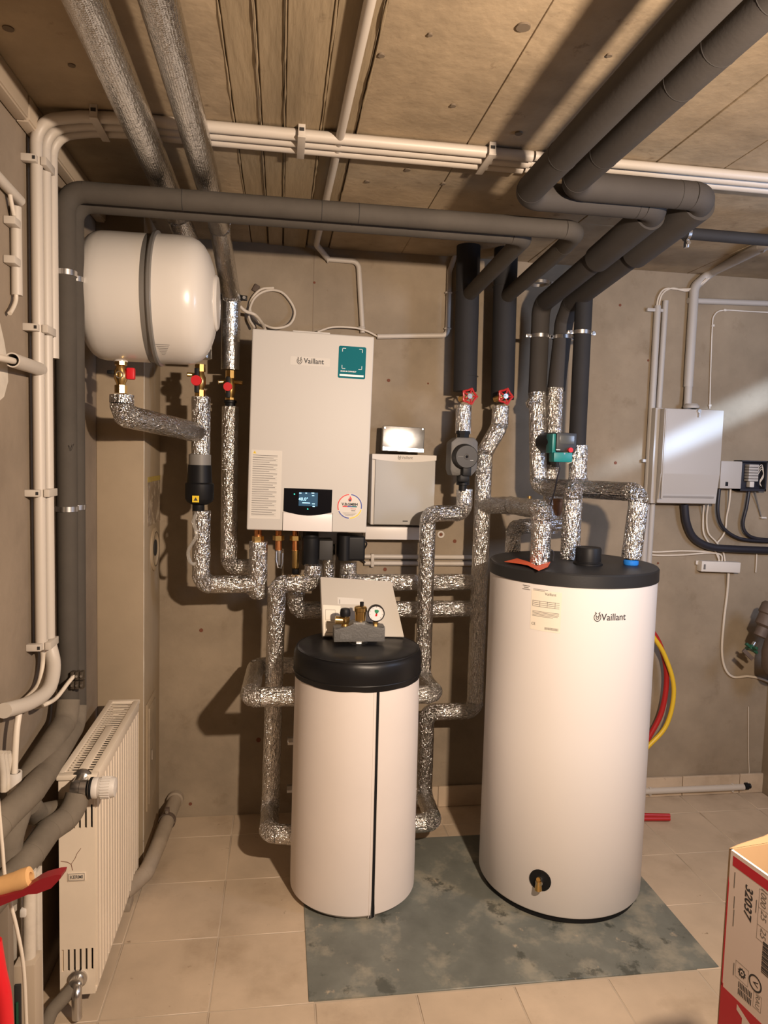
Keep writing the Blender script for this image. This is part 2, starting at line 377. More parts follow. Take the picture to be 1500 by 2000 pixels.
def ring_clamp(c, axis, R, label, ear=None, group=None, w=0.018, mat=None):
    c = Vector(c); t = thing('pipe_clamp', c, label, 'clamp', group); x, y, a = basis(axis)
    MB().lathe(c-a*w/2, a, [(R, 0), (R+0.003, 0), (R+0.003, w), (R, w), (R, 0)], 32, cap=False).build('band', mat or steel, t)
    e = Vector(ear).normalized() if ear is not None else x
    for s in (1, -1):
        ctr = c+e*s*(R+0.012)
        MB().box(ctr, (0.022, 0.016, w), Matrix((e, a.cross(e), a)).transposed(), 0.002).build('lug', mat or steel, t)
        f = Vector((0, -1, 0))
        MB().cyl(ctr+f*0.006, ctr+f*0.014, 0.0065, n=6).build('bolt', steel, t)
    return t
# ---------------------------------------------------------------- room shell
XL, XR, YB, YF, ZC = -0.64, 2.28, 2.96, -1.7, 2.37
PX, PY = -0.478, 2.62            # the pier beside the radiator: right face and front face
fl = structure(MB().span((XL-.1, YF-.1, -0.12), (XR+.1, YB+.1, -0.0015)).build('floor', grout, flat=True))
tw, tl, g = 0.29, 0.305, 0.0035
protos = {}
xs = [-0.46+tw*k for k in range(-1, 11)]; ys = [2.49+tl*k for k in range(-14, 3)]
tile_n = 0
for i in range(len(xs)-1):
    for j in range(len(ys)-1):
        x0, x1, y0, y1 = max(xs[i], XL), min(xs[i+1], XR), max(ys[j], YF), min(ys[j+1], YB)
        if x1-x0 < .02 or y1-y0 < .02: continue
        if x0 > .10 and x1 < 1.36 and y0 > 1.87 and y1 < 2.70: continue
        key = (round(x1-x0, 3), round(y1-y0, 3))
        if key not in protos:
            o = MB().box((0, 0, -0.006), (key[0]-g, key[1]-g, 0.012), None, 0.0015, 1).build('floor_tile', tile, fl, local=True); protos[key] = o
        else:
            o = protos[key].copy(); COL.objects.link(o); o.parent = fl
        o.location = Vector(((x0+x1)/2, (y0+y1)/2, random.uniform(-0.0006, 0.0004))) - fl.location
structure(MB().span((XL-.1, YB, -.1), (XR+.1, YB+.1, ZC+.15)).build('wall_back', plaster, flat=True))
structure(MB().span((XL-.1, YF, -.1), (XL, YB+.1, ZC+.15)).build('wall_left', plaster_left, flat=True))
structure(MB().span((XR, YF, -.1), (XR+.1, YB+.1, ZC+.15)).build('wall_right', plaster, flat=True))
structure(MB().span((XL-.1, YF-.1, -.1), (XR+.1, YF, ZC+.15)).build('wall_rear', plaster, flat=True))
pier = structure(MB().span((XL, PY, 0), (PX, YB, ZC), 0.004, 2).build('wall_pier', smooth_paint))
MB().tube([Vector((PX-.001, PY+.001, .02+.02*k)) for k in range(117)], [.0016+.0012*abs(noise.noise(Vector((0, 0, k*.9)))) for k in range(117)], 6).build('corner_bead', old_white, pier)
# ceiling: slab with the boards and sheets of the formwork as separate faces
ce = structure(MB().span((XL-.1, YF-.1, ZC+.012), (XR+.1, YB+.1, ZC+.15)).build('ceiling', slab_dark, flat=True))
cx = [XL, -0.130, -0.062, -0.003, 0.090, 0.183, 0.480, 1.022, 1.226, 1.75, XR]
cy = [YF, -0.2, 2.443, YB]
for i in range(len(cx)-1):
    rough = 1 <= i <= 4
    for j in range(3):
        z = ZC + (random.uniform(-.004, .004) if rough else random.uniform(-.0012, .0012)) + (0.006 if i == 4 else 0)
        gx = 0.003 if rough else 0.0002
        o = MB().span((cx[i]+gx, cy[j]+.001, z), (cx[i+1]-gx, cy[j+1]-.001, ZC+.03), 0.002, 1).build('ceiling_board' if rough else 'ceiling_sheet', board_conc if rough else concrete, ce)
# ragged concrete fins squeezed out along the board joints
for k, (jx, amp_) in enumerate(((-0.130, .003), (-0.062, .003), (-0.003, .002), (0.090, .005), (0.183, .004))):
    pts = [Vector((jx+noise.noise(Vector((jx*9, y*9, 0)))*0.0022, y, ZC-0.001)) for y in [0.6+0.03*q for q in range(62)]]
    rs = [max(0.0012, 0.0018+noise.noise(Vector((jx*31, p.y*41, 2)))*amp_) for p in pts]
    MB().tube(pts, rs, 6).build('concrete_fin', board_conc, ce)
# round knot marks and pour holes in the concrete
for px, py, r in ((16, 57, .011), (140, 129, .008), (1022, 55, .014), (1013, 262, .010), (866, 360, .007), (796, 333, .009), (717, 356, .008), (690, 160, .006), (840, 70, .005), (745, 110, .007), (885, 208, .007), (1190, 110, .006)):
    p = at(px, py, Z=ZC-.0030)
    MB().cyl(p, p+Vector((0, 0, .006)), r, r, 14).build('knot_mark', slab_dark, ce)
# tile skirting along the back wall on the right, real pieces
sk = structure(MB().span((0.42, YB-0.008, 0), (XR, YB+.02, 0.088)).build('baseboard_back', grout, flat=True))
for k in range(7):
    a = 0.42+0.29*k
    MB().span((a+.002, YB-0.016, 0.001), (min(a+.288, XR), YB-.004, 0.092), 0.0015, 1).build('skirting_tile', tile, sk)
# rusty tie holes in the back wall
wb = bpy.data.objects['wall_back']
for px, py, r in ((1211, 596, .006), (1149, 704, .005), (1266, 704, .005), (1202, 904, .007), (759, 743, .007), (836, 749, .004), (752, 1112, .008), (888, 1057, .008), (925, 1055, .007), (393, 1231, .008), (505, 1445, .010), (372, 1570, .007), (614, 552, .005), (861, 1044, .006), (1285, 1100, .005)):
    p = at(px, py, Y=YB)
    MB().cyl(p-Vector((0, .0015, 0)), p+Vector((0, .003, 0)), r, r, 12).build('tie_hole', rust, wb)
MB().torus(at(861, 1044, Y=YB-.002), (0, 1, 0), .012, .004, 20, 8).build('wall_plug', matt_white, wb)
# vertical formwork joint in the back wall plaster
for px0, py0, px1, py1 in ((614, 490, 604, 1000),):
    a = at(px0, py0, Y=YB-.0005); b = at(px1, py1, Y=YB-.0005)
    MB().box((a+b)/2, (0.003, .001, (a-b).length)).build('joint_line', plaster_left, wb)
# grey coated patch of floor under the two tanks
co = MB().span((0.103, 1.885, -0.006), (1.356, 2.70, 0.003), 0.002, 1).build('floor_coating', coating)
tag(co, 'worn grey coated floor patch under the two white tanks', 'floor patch')
# patches of old paint left on the left wall
wl = bpy.data.objects['wall_left']
def wall_blob(pxs, name, mat, parent=wl, X=XL+.0012):
    pts = [at(px, py, X=X) for px, py in pxs]
    MB().add(pts, [tuple(range(len(pts)))]).build(name, mat, parent)
wall_blob([(-30, 640), (0, 630), (8, 665), (14, 700), (16, 745), (8, 775), (0, 782), (-30, 790)], 'paint_patch', old_white)
# ---------------------------------------------------------------- pier: old flue cover, worn notice, cleaning door
t = thing('flue_cover', at(300, 1075, X=PX), 'round worn metal flue cover on the side of the pier', 'flue cover')
c = at(301, 1072, X=PX); 
MB().lathe(c, (1, 0, 0), [(.085, 0), (.085, .004), (.075, .008), (.060, .008), (.055, .004), (.04, .003)], 36).build('disc', smooth_paint, t)
MB().torus(c+Vector((.005, 0, 0)), (1, 0, 0), .066, .004, 36, 8).build('ring', zinc, t)
MB().lathe(c+Vector((.004, 0, .005)), (1, 0, 0), [(.032, 0), (.03, .003), (0.0, .003)], 24, cap=False).build('peephole', seam_dark, t)
a = at(289, 932, X=PX+.001); b = at(315, 1015, X=PX+.001)
t = thing('worn_notice', (PX, (a.y+b.y)/2, b.z), 'scraped dark notice with yellow top on the pier side above the flue cover', 'notice')
MB().span((PX, a.y, b.z), (PX+.0012, b.y, a.z-.02)).build('scraped_sheet', spots(material('scraped_notice', (.23, .17, .11), .8, var=.3, vscale=14), (.44, .36, .26), 20, .5, .6, .9), t)
MB().span((PX, a.y, a.z-.019), (PX+.0014, b.y, a.z)).build('yellow_strip', material('faded_yellow', (.36, .26, .06), .7, var=.2, vscale=20), t)
y0, y1 = 2.66, 2.83
zt, zb = at(305, 1340, X=PX).z, at(300, 1545, X=PX).z
t = thing('cleaning_door', (PX, y0, zb), 'dull sheet metal chimney cleaning door set low in the pier', 'cleaning door')
MB().span((PX, y0, zb), (PX+.006, y1, zt), .002).build('frame', smooth_paint, t)
d = MB().span((PX+.004, y0+.018, zb+.02), (PX+.012, y1-.018, zt-.02), .003).build('door_leaf', material('dull_door', (.30, .24, .17), .6, .2, var=.2, vscale=9), t)
MB().span((PX+.012, y0+.035, (zb+zt)/2-.02), (PX+.018, y0+.045, (zb+zt)/2+.02), .002).build('latch', steel, d)
# ---------------------------------------------------------------- helpers for printed faces
def rrect(w, h, r, n=4):
    out = []
    for cx_, cy_, a in ((w/2-r, h/2-r, 0), (-w/2+r, h/2-r, 90), (-w/2+r, -h/2+r, 180), (w/2-r, -h/2+r, 270)):
        for k in range(n+1):
            t = math.radians(a+90*k/n); out.append((cx_+r*math.cos(t), cy_+r*math.sin(t)))
    return out
XA, ZA, YA = Vector((1, 0, 0)), Vector((0, 0, 1)), Vector((0, 1, 0))
def ring_poly_mb(c, ux, uy, r0, r1, a0, a1, n=24, lift=0.0):
    ux, uy = Vector(ux), Vector(uy); w = ux.cross(uy); vs = []; fs = []
    for k in range(n+1):
        t = a0+(a1-a0)*k/n
        for r in (r0, r1): vs.append(Vector(c)+ux*r*math.cos(t)+uy*r*math.sin(t)+w*lift)
    for k in range(n): fs.append((2*k, 2*k+2, 2*k+3, 2*k+1))
    return MB().add(vs, fs)
def emblem(c, s, ux=XA, uy=ZA, lift=0.0006):
    """hare-in-an-egg emblem: an outline with two ears and a few strokes"""
    ux, uy = Vector(ux), Vector(uy); w = Vector(ux).cross(uy); c = Vector(c)+w*lift; m = MB()
    def st(pts, r=0.045): m.tube([c+ux*x*s+uy*y*s for x, y in pts], r*s, 5)
    st([(0.42*math.cos(a), -0.05+0.5*math.sin(a)) for a in [math.radians(125+29*k) for k in range(11)]])
    st([(-.24, .36), (-.30, .62), (-.12, .40)]); st([(.24, .36), (.30, .62), (.12, .40)])
    st([(-.2, .12), (0, -.02), (.2, .12)]); st([(-.2, .28), (-.14, -.22), (0, -.34), (.14, -.22), (.2, .28)])
    return m
# ---------------------------------------------------------------- wall-hung boiler
BO = Vector((0.1015, 2.60, 1.252)); BR = math.radians(0.9)
boiler = thing('wall_boiler', BO, 'large white wall-hung gas boiler with black display and round sticker', 'boiler', rot=(0, BR, 0))
BRI = Matrix.Rotation(-BR, 3, 'Y')
def bl(px, py, y=0.0):
    v = BRI @ (at(px, py, Y=2.60)-BO); return Vector((v.x, y, v.z))
MB().span((-.2185, 0.0, 0.0), (.2185, .06, .718), .006, 3).build('front_cover', boiler_white, boiler, local=True)
MB().span((-.216, .058, .004), (.216, .357, .716), .003).build('casing', boiler_white, boiler, local=True)
a, b = bl(572, 646), bl(645, 651)
MB().span((a.x, .01, .716), (b.x, .03, .723), .001).build('top_bracket', boiler_white, boiler, local=True)
# control panel with curved lower edge
a, b, c = bl(555, 953), bl(649, 957), bl(600, 1007)
pw = b.x-a.x; poly = [(0, 0), (pw, 0)]
e0 = bl(649, 1001).z-a.z; mid = c.z-a.z
poly += [(pw*(1-k/12), e0+(mid-e0)*math.sin(math.pi*k/12)) for k in range(13)]
cp = MB().prism(list(reversed(poly)), Vector((a.x, 0.004, a.z)), XA, ZA, 0.006).build('control_panel', black_gloss, boiler, local=True)
cp = bpy.data.objects[cp.name]
s0, s1 = bl(584, 961), bl(620, 989)
MB().span((s0.x, -.0035, s1.z), (s1.x, -.002, s0.z)).build('display', screen_glow, cp, local=True)
text_mb('40.0°', .0165, Vector(((bl(583, 975).x), -.004, bl(595, 975).z)), XA, ZA, align='LEFT').build('display_reading', screen_text, cp, local=True)
ln = MB()
for px, py, w_ in ((610, 963, .010), (611, 968, .008), (611, 984, .010), (612, 989, .008), (592, 982, .028), (586, 963, .008), (598, 963, .006)):
    p = bl(px, py, -.004); ln.span((p.x-.003, -.0042, p.z-.0012), (p.x-.003+w_, -.0038, p.z+.0012))
ln.build('display_lines', screen_text, cp, local=True)
for px, py in ((575, 965), (601, 994)):
    p = bl(px, py); MB().cyl((p.x, -.0035, p.z), (p.x, -.002, p.z), .0022, n=12).build('indicator_light', led_green, cp, local=True)
# flap below the panel with seams at its sides
a, b = bl(553, 1004), bl(648, 1036)
MB().span((a.x, -.0018, .001), (b.x, .01, bl(600, 1003).z), .001).build('lower_flap', white_enamel, boiler, local=True)
for px in (552, 649):
    p = bl(px, 1020); MB().span((p.x-.0008, -.0006, .001), (p.x+.0008, .003, bl(600, 1000).z-.002)).build('seam', seam_dark, boiler, local=True)
# logo on a slightly paler patch
p = bl(606, 706, -.0004)
MB().prism(rrect(.142, .030, .003), Vector((p.x, 0, p.z)), XA, ZA, .0003).build('logo_patch', material('logo_patch', (.59, .56, .515), .5, spec=.3), boiler, local=True)
text_mb('Vaillant', .0262, bl(613, 706, -.0002), XA, ZA, align='CENTER', bold=.0004, squeeze=.93).build('logo_lettering', ink, boiler, local=True)
emblem(bl(585, 704.5, -.0002), .021).build('logo_emblem', ink, boiler, local=True)
# teal sticker, top right
a, b = bl(662, 675), bl(713, 741); cw, ch = b.x-a.x, a.z-b.z
st = MB().prism(rrect(cw, ch, .006), Vector(((a.x+b.x)/2, -.0001, (a.z+b.z)/2)), XA, ZA, .0005).build('teal_sticker', teal_print, boiler, local=True); st['label'] = 'teal connection sticker'
cxs, czs = (a.x+b.x)/2, (a.z+b.z)/2+.013
br = MB()
for sx in (-1, 1):
    for sz in (-1, 1):
        ex, ez = cxs+sx*.037, czs+sz*.037
        br.span((ex, -.0011, ez), (ex-sx*.013, -.0006, ez-sz*.0016)); br.span((ex, -.0011, ez), (ex-sx*.0016, -.0006, ez-sz*.013))
br.build('corner_marks', white_print, st, local=True)
text_mb('SCAN & CONNECT', .0066, Vector((cxs-.012, -.0007, b.z+.0245)), XA, ZA, bold=.0002).build('sticker_lettering', white_print, st, local=True)
MB().span((a.x+.006, -.0011, b.z+.007), (b.x-.006, -.0006, b.z+.014)).build('sticker_strip', white_print, st, local=True)
# long notice, lower left
a, b = bl(491, 878), bl(547, 1014)
nt_ = MB().span((a.x, -.0006, b.z), (b.x, .0002, a.z)).build('notice_label', paper, boiler, local=True)
ln = MB(); z = a.z-.020; k = 0
while z > b.z+.010:
    w_ = (.088, .074, .082, .060)[k % 4]; ln.span((a.x+.006, -.001, z), (a.x+.006+w_, -.0006, z+.0019)); ln.span((a.x+.006, -.0009, z-.0042), (a.x+.094, -.0006, z-.0037)); z -= .0082; k += 1
ln.build('fine_print', ink_grey, nt_, local=True)
w0 = Vector((a.x+.012, -.0007, a.z-.0135))
MB().prism([(-.006, 0), (.006, 0), (0, .0105)], w0, XA, ZA, .0004).build('warning_triangle', yellow, nt_, local=True)
MB().box(w0+Vector((0, -.0006, .004)), (.0012, .0003, .005)).build('warning_mark', ink, nt_, local=True)
# round installer sticker
c = bl(683, 989, -.0005); R = .0475
sk_ = MB().lathe(Vector((c.x, 0, c.z)), (0, -1, 0), [(R, 0), (R, .0006)], 40).build('round_sticker', matt_white, boiler, local=True); sk_['label'] = 'round white installer sticker with coloured rim'
cc = Vector((c.x, -.0007, c.z))
for a0, a1, m_ in ((95, 200, red_plastic), (205, 268, blue_ink), (272, 345, yellow), (-10, 85, blue_ink)):
    ring_poly_mb(cc, XA, ZA, R*.88, R*.96, math.radians(a0), math.radians(a1), 18, .0003).build('rim', m_, sk_, local=True)
fl_ = [(0, .013), (.006, .004), (.007, -.003), (.003, -.008), (-.003, -.008), (-.007, -.003), (-.005, .003), (-.002, .004)]
MB().prism(list(fl_), cc+Vector((0, 0, .026)), XA, ZA, .0004).build('flame_mark', red_plastic, sk_, local=True)
MB().prism([(p[0]*.5, p[1]*.45) for p in fl_], cc+Vector((0, -.0003, .0225)), XA, ZA, .0004).build('drop_mark', teal_print, sk_, local=True)
text_mb('V.B.GMBH', .0135, cc+Vector((0, 0, .0075)), XA, ZA, bold=.0005).build('sticker_lettering', ink, sk_, local=True)
for k, m_ in enumerate((red_plastic, blue_ink, teal_print)):
    MB().span(cc+Vector((-.026+.0175*k, -.0005, -.0025)), cc+Vector((-.0085+.0175*k, 0, .0015))).build('colour_bar', m_, sk_, local=True)
text_mb('Heizung', .006, cc+Vector((.013, 0, -.0085)), XA, ZA).build('small_lettering', red_plastic, sk_, local=True)
ln = MB()
for k, w_ in enumerate((.05, .042, .03)): ln.span(cc+Vector((-w_/2, -.0004, -.025-.0045*k)), cc+Vector((w_/2, 0, -.0238-.0045*k)))
ln.span(cc+Vector((.006, -.0004, -.017)), cc+Vector((.021, 0, -.014)))
ln.build('fine_print', ink_grey, sk_, local=True)
# ---------------------------------------------------------------- black hydraulic boxes, copper and brass under the boiler
def B_(px, py, Y=2.72): return at(px, py, Y=Y)
t = thing('pump_cover', B_(618, 1100), 'black plastic cover with round front and side box under the boiler', 'valve cover')
MB().lathe(B_(606, 1103), (0, 0, 1), [(.031, 0), (.034, .006), (.034, .105), (.03, .11), (.03, .135)], 32).build('round_housing', black_plastic, t)
MB().span(B_(623, 1094, 2.70), B_(647, 1050, 2.80), .004).build('side_box', material('soft_black', (.03, .028, .026), .6), t)
t = thing('diverter_cover', B_(682, 1098), 'taller black plastic cover under the right end of the boiler', 'valve cover')
MB().span(B_(662, 1096, 2.68), B_(706, 1040, 2.82), .010, 3).build('housing', black_plastic, t)
MB().cyl(B_(672, 1094, 2.69), B_(673, 1046, 2.69), .022, n=20).build('front_rib', black_plastic, t)
def union(px, label, y0, y1, y2, mat_low, Y=2.74, yt=1036):
    t = thing('pipe_union', B_(px, y2, Y), label, 'fitting')
    MB().cyl(B_(px, y0, Y), B_(px, yt, Y), .012).build('tail_pipe', copper, t)
    MB().cyl(B_(px, y0+7, Y), B_(px, y0-2, Y), .022, n=6).build('hex_nut', brass, t)
    MB().cyl(B_(px, y1, Y), B_(px, y0, Y), .0125).build('copper_pipe', copper, t)
    MB().lathe(B_(px, y2, Y), (0, 0, 1), [(.006, 0), (.012, .006), (.0135, .02), (.0135, (B_(px, y1, Y)-B_(px, y2, Y)).length-.004), (.016, (B_(px, y1, Y)-B_(px, y2, Y)).length-.003), (.016, (B_(px, y1, Y)-B_(px, y2, Y)).length)], 20).build('shut_off_body', mat_low, t)
    return t
u1 = union(544, 'copper union with steel lever valve under the boiler, left of two', 1048, 1074, 1106, steel)
c = B_(546, 1093, 2.722)
MB().tube([c+Vector((-.012, 0, .032)), c+Vector((-.013, -.004, 0)), c+Vector((-.006, -.006, -.030)), c+Vector((.006, -.006, -.032)), c+Vector((.011, -.004, -.01)), c+Vector((.011, 0, .025))], .003, 8).build('lever', steel, u1)
u2 = union(577, 'copper union above a dark shut-off valve under the boiler, right of two', 1048, 1074, 1112, brass)
MB().lathe(B_(577, 1122, 2.74), (0, 0, 1), [(.010, 0), (.014, .006), (.014, .022)], 18).build('drain_cap', black_plastic, u2)
t = thing('brass_union', B_(504, 1058, 2.72), 'brass hex union between boiler and short foil-wrapped stub', 'fitting')
MB().cyl(B_(504, 1058, 2.72), B_(504, 1047, 2.72), .022, n=6).build('hex_nut', brass, t); MB().cyl(B_(504, 1048, 2.72), B_(504, 1034, 2.72), .014).build('tail_pipe', copper, t)
# ---------------------------------------------------------------- small tank
TC = Vector((0.280, 2.427, 0.003))
tank = thing('buffer_tank', TC, 'small white buffer tank with soft black lid and front seam', 'tank')
MB().lathe(TC, ZA, [(.205, .004), (.213, .012), (.2215, .02), (.222, .05), (.2205, .35), (.219, .60), (.217, .80)], 72).build('jacket', jacket, tank)
MB().lathe(TC, ZA, [(.20, 0), (.20, .008)], 48).build('base_ring', seam_dark, tank)
lidm = MB(); n = 72; prof = [(.2195, .772), (.2225, .79), (.2235, .82), (.2225, .850), (.216, .864), (.205, .871), (.15, .874), (.08, .876), (.0, .877)]
lidm.lathe(TC, ZA, prof, n, cap=False)
for v in lidm.v:
    d = v-TC; a_ = math.atan2(d.y, d.x); rr = math.hypot(d.x, d.y)
    if rr > .01:
        k = 1+.008*noise.noise(Vector((a_*3, d.z*12, 0)))*(1 if d.z < .86 else .4); v.x = TC.x+d.x*k; v.y = TC.y+d.y*k
        v.z += .004*noise.noise(Vector((v.x*14, v.y*14, 3)))
lid = lidm.build('lid', black_vinyl, tank)
MB().tube([TC+Vector((math.sin(t_)*.2225, -math.cos(t_)*.2225, .792)) for t_ in [2*math.pi*k/72 for k in range(72)]], .0022, 6, closed=True).build('hem', black_vinyl, lid)
MB().torus(TC+Vector((0, 0, .866)), ZA, .213, .0025, 72, 6).build('piping', black_vinyl, lid)
def surf(C, r, a, z, lift=0.0): return Vector((C.x+math.sin(a)*(r+lift), C.y-math.cos(a)*(r+lift), C.z+z))
az = math.asin((at(735, 1500, Y=2.21).x-TC.x)/.22)
sm = []
for s, off in ((1, 0), (-1, 0)):
    pass
zz = [.012+k*(.776-.012)/24 for k in range(25)]
vs = []; fs = []
for k, z in enumerate(zz):
    hw = .0046+.004*max(0, 1-z/.08)
    rr = .222-.005*max(0, z)/.8
    for sgn in (-1, 1): vs.append(surf(TC, rr, az+sgn*hw/.22, z, .0014))
for k in range(24): fs.append((2*k, 2*k+1, 2*k+3, 2*k+2))
MB().add(vs, fs).build('zip_gap', black_plastic, tank)
for da in (-.027, -.058, .029):
    MB().tube([surf(TC, .222-.005*z/.8, az+da, z, .0005) for z in zz], .0014 if abs(da) < .02 else .0010, 6).build('stitched_edge', jacket, tank)
for px, py, lab in ((570, 1447, ''), (570, 1540, '')):
    p = at(px, py, Y=2.46); p.x = TC.x-.222; MB().cyl(p+Vector((.01, 0, 0)), p-Vector((.016, 0, 0)), .014, n=6).build('plug', steel, tank)
# ---------------------------------------------------------------- tall tank
HC = Vector((1.040, 2.393, 0.003)); HR = .289
cyl_t = thing('hot_water_cylinder', HC, 'tall white hot water cylinder with flat black top', 'tank')
MB().lathe(HC, ZA, [(HR-.012, .022), (HR-.004, .024), (HR, .030), (HR, .60), (HR, 1.14)], 96).build('shell', white_enamel, cyl_t)
MB().lathe(HC, ZA, [(HR-.016, 0), (HR-.012, .004), (HR-.012, .024)], 72).build('plinth', black_plastic, cyl_t)
tl_ = MB().lathe(HC, ZA, [(HR-.002, 1.128), (HR+.004, 1.130), (HR+.004, 1.168), (HR, 1.173), (HR-.01, 1.175), (0, 1.176)], 96).build('top_cover', material('black_cover', (.014, .014, .015), .5, bump=.04, bscale=150), cyl_t)
LZ = HC.z+1.176
def hit(px, py, C=HC, r=HR):
    d = _ray(px, py); ox, oy = -C.x, -C.y; A = d.x*d.x+d.y*d.y; Bq = 2*(ox*d.x+oy*d.y); Cq = ox*ox+oy*oy-r*r
    s = (-Bq-math.sqrt(Bq*Bq-4*A*Cq))/(2*A); p = Vector((0, 0, CAM_H))+d*s
    return math.atan2(p.x-C.x, -(p.y-C.y)), p.z-C.z
def wrap(mb, a0, z0, C=HC, r=HR, lift=.0006):
    """lay flat geometry (x right, y up, z out) around a cylinder"""
    mb.v = [surf(C, r, a0+v.x/r, z0+v.y, lift+v.z) for v in mb.v]; return mb
def flat_grid(w, h, nx=12):
    vs = [(-w/2+w*k/nx, y, 0) for k in range(nx+1) for y in (-h/2, h/2)]
    return MB().add(vs, [(2*k, 2*k+2, 2*k+3, 2*k+1) for k in range(nx)])
F2 = (Vector((1, 0, 0)), Vector((0, 1, 0)))
a_, z_ = hit(1174.5, 1206); wrap(text_mb('Vaillant', .0315, (0, 0, 0), *F2, align='LEFT', bold=.0004, squeeze=.93, depth=0), a_, z_).build('logo_lettering', ink, cyl_t)
a_, z_ = hit(1167, 1205); wrap(emblem((0, 0, 0), .026, *F2, lift=0), a_, z_).build('logo_emblem', ink, cyl_t)
a0_, z0_ = hit(1018, 1147); a1_, z1_ = hit(1094, 1237)
lw, lh = (a1_-a0_)*HR, z0_-z1_; la, lz = (a0_+a1_)/2, (z0_+z1_)/2
al = hit(1037, 1190)[0]; lw2 = (a1_-al)*HR
lb = wrap(flat_grid(lw2, lh), (al+a1_)/2, lz).build('rating_plate', paper_cream, cyl_t)
ca = (al+a1_)/2
text = lambda s, sz, x, y, al_='LEFT', par=lb, mt=ink: wrap(text_mb(s, sz, (0, 0, 0), *F2, align=al_, depth=0), ca+x/HR, lz+y, lift=.0010).build('plate_lettering', mt, par)
text('Vaillant', .0125, -.004, lh/2-.010); text('CE', .012, -lw2/2+.004, -lh/2+.020)
ln = MB()
def strip(m, x, y, w_, h_=.0013): 
    k0 = len(m.v); m.add([(x+w_*k/6, y+dy, 0) for k in range(7) for dy in (0, h_)], [(2*k, 2*k+2, 2*k+3, 2*k+1) for k in range(6)])
for y, w_ in ((.068, .05), (.064, .04), (.030, .10), (.024, .09), (.018, .094), (.012, .10), (-.004, .104), (-.008, .10), (-.012, .104), (-.016, .085), (-.020, .07)): strip(ln, -lw2/2+.006, y, min(w_, lw2-.012))
for x in (-.045, -.02, .005, .03): strip(ln, x, .012, .0012, .02)
for k in range(16): strip(ln, .0+.0028*k, -lh/2+.006, .0014, .008)
wrap(ln, ca, lz, lift=.0010).build('fine_print', ink_grey, lb)['kind'] = 'stuff'
ln = MB()
for y, w_ in ((.074, .028), (.068, .018), (.062, .03)): strip(ln, -w_/2, y, w_, .002)
wrap(ln, (a0_+al)/2, lz, lift=.0008).build('side_print', ink_grey, cyl_t)
# drain tap in its round recess
a_, z_ = hit(1055, 1719); nrm = Vector((math.sin(a_), -math.cos(a_), 0)); p = surf(HC, HR, a_, z_)
MB().lathe(p-nrm*.004, nrm, [(.036, 0), (.036, .006), (.030, .0065)], 36).build('drain_recess', black_plastic, cyl_t)
dr = MB().lathe(p, nrm, [(.012, 0), (.012, .018), (.008, .02), (.008, .03)], 20).build('drain_tap', steel, cyl_t)
MB().cyl(p+nrm*.022-ZA*.022, p+nrm*.022+ZA*.010, .012, .009, 16).build('tap_cap', brass, dr)
MB().cyl(p+nrm*.020+ZA*.016, p+nrm*.030+ZA*.018, .007, n=12).build('tap_screw', brass, dr)
# on the top cover: round inspection cap, blue union, brass neck, orange tag, bent wire
c = at(1148, 1102, Z=LZ); c.z = LZ
t = thing('inspection_cap', c, 'round black inspection cap on top of the tall cylinder', 'cap')
MB().lathe(c, ZA, [(.046, 0), (.046, .010), (.044, .012), (.044, .054), (.041, .060), (.030, .058), (0, .058)], 40).build('cap', black_plastic, t)
MB().lathe(c, ZA, [(.050, 0), (.050, .006), (.046, .008)], 40).build('collar', black_plastic, t)
# ---------------------------------------------------------------- safety group and carton on the small tank
GY = 2.43; lz_ = TC.z+.876
def G(px, py, Y=GY): return at(px, py, Y=Y)
base = G(700, 1256); base.z = lz_
sg = thing('safety_group', base, 'grey cast boiler safety group with brass valves and round gauge on the small tank', 'safety group')
x0, x1 = G(651, 1230).x, G(750, 1230).x; zb_, zt_ = G(700, 1250).z, G(700, 1221).z; zp = G(700, 1212).z
w_ = x1-x0
poly = [(0, 0), (w_, 0), (w_, zt_-zb_), (w_*.70, zt_-zb_), (w_*.60, zp-zb_), (w_*.38, zp-zb_), (w_*.28, zt_-zb_-.002), (0, zt_-zb_-.004)]
MB().prism(poly, (x0, GY+.028, zb_), XA, ZA, .056, .005).build('body', cast_iron, sg)
MB().prism([(w_*.12, .012), (w_*.34, .012), (w_*.34, .034), (w_*.12, .034)], (x0, GY-.0275, zb_), XA, ZA, .002).build('raised_panel', cast_iron, sg)
MB().prism([(w_*.66, .018), (w_*.92, .018), (w_*.92, .030), (w_*.66, .030)], (x0, GY-.0275, zb_), XA, ZA, .002).build('raised_panel', cast_iron, sg)
cxm = base.x
MB().lathe((cxm, GY, lz_-.002), ZA, [(.026, 0), (.026, .004), (.018, .005), (.018, zb_-lz_+.006)], 6).build('hex_nipple', steel, sg)
MB().lathe((cxm, GY, lz_-.002), ZA, [(.030, 0), (.032, .003), (.026, .005)], 24).build('washer', steel, sg)
def vert(px, y0, y1): return G(px, y0).z, G(px, y1).z
a0, a1 = vert(703, 1215, 1190); X_ = G(704, 1200).x
vent = MB().lathe((X_, GY, a0-.004), ZA, [(.012, 0), (.012, .008), (.018, .010), (.0195, a1-a0-.004), (.0225, a1-a0-.002), (.0225, a1-a0+.010), (.019, a1-a0+.014), (.010, a1-a0+.016)], 32).build('air_vent', brass, sg)
MB().cyl((X_+.004, GY, a1+.008), (X_+.004, GY, a1+.026), .0065, .007, 14).build('vent_cap', black_plastic, vent)
X_ = G(674, 1210).x; a0, a1 = vert(674, 1225, 1190)
sv = MB().lathe((X_, GY, a0), ZA, [(.012, 0), (.014, .006), (.011, .012), (.016, .020), (.016, .036), (.012, .040)], 28).build('safety_valve', brass, sg)
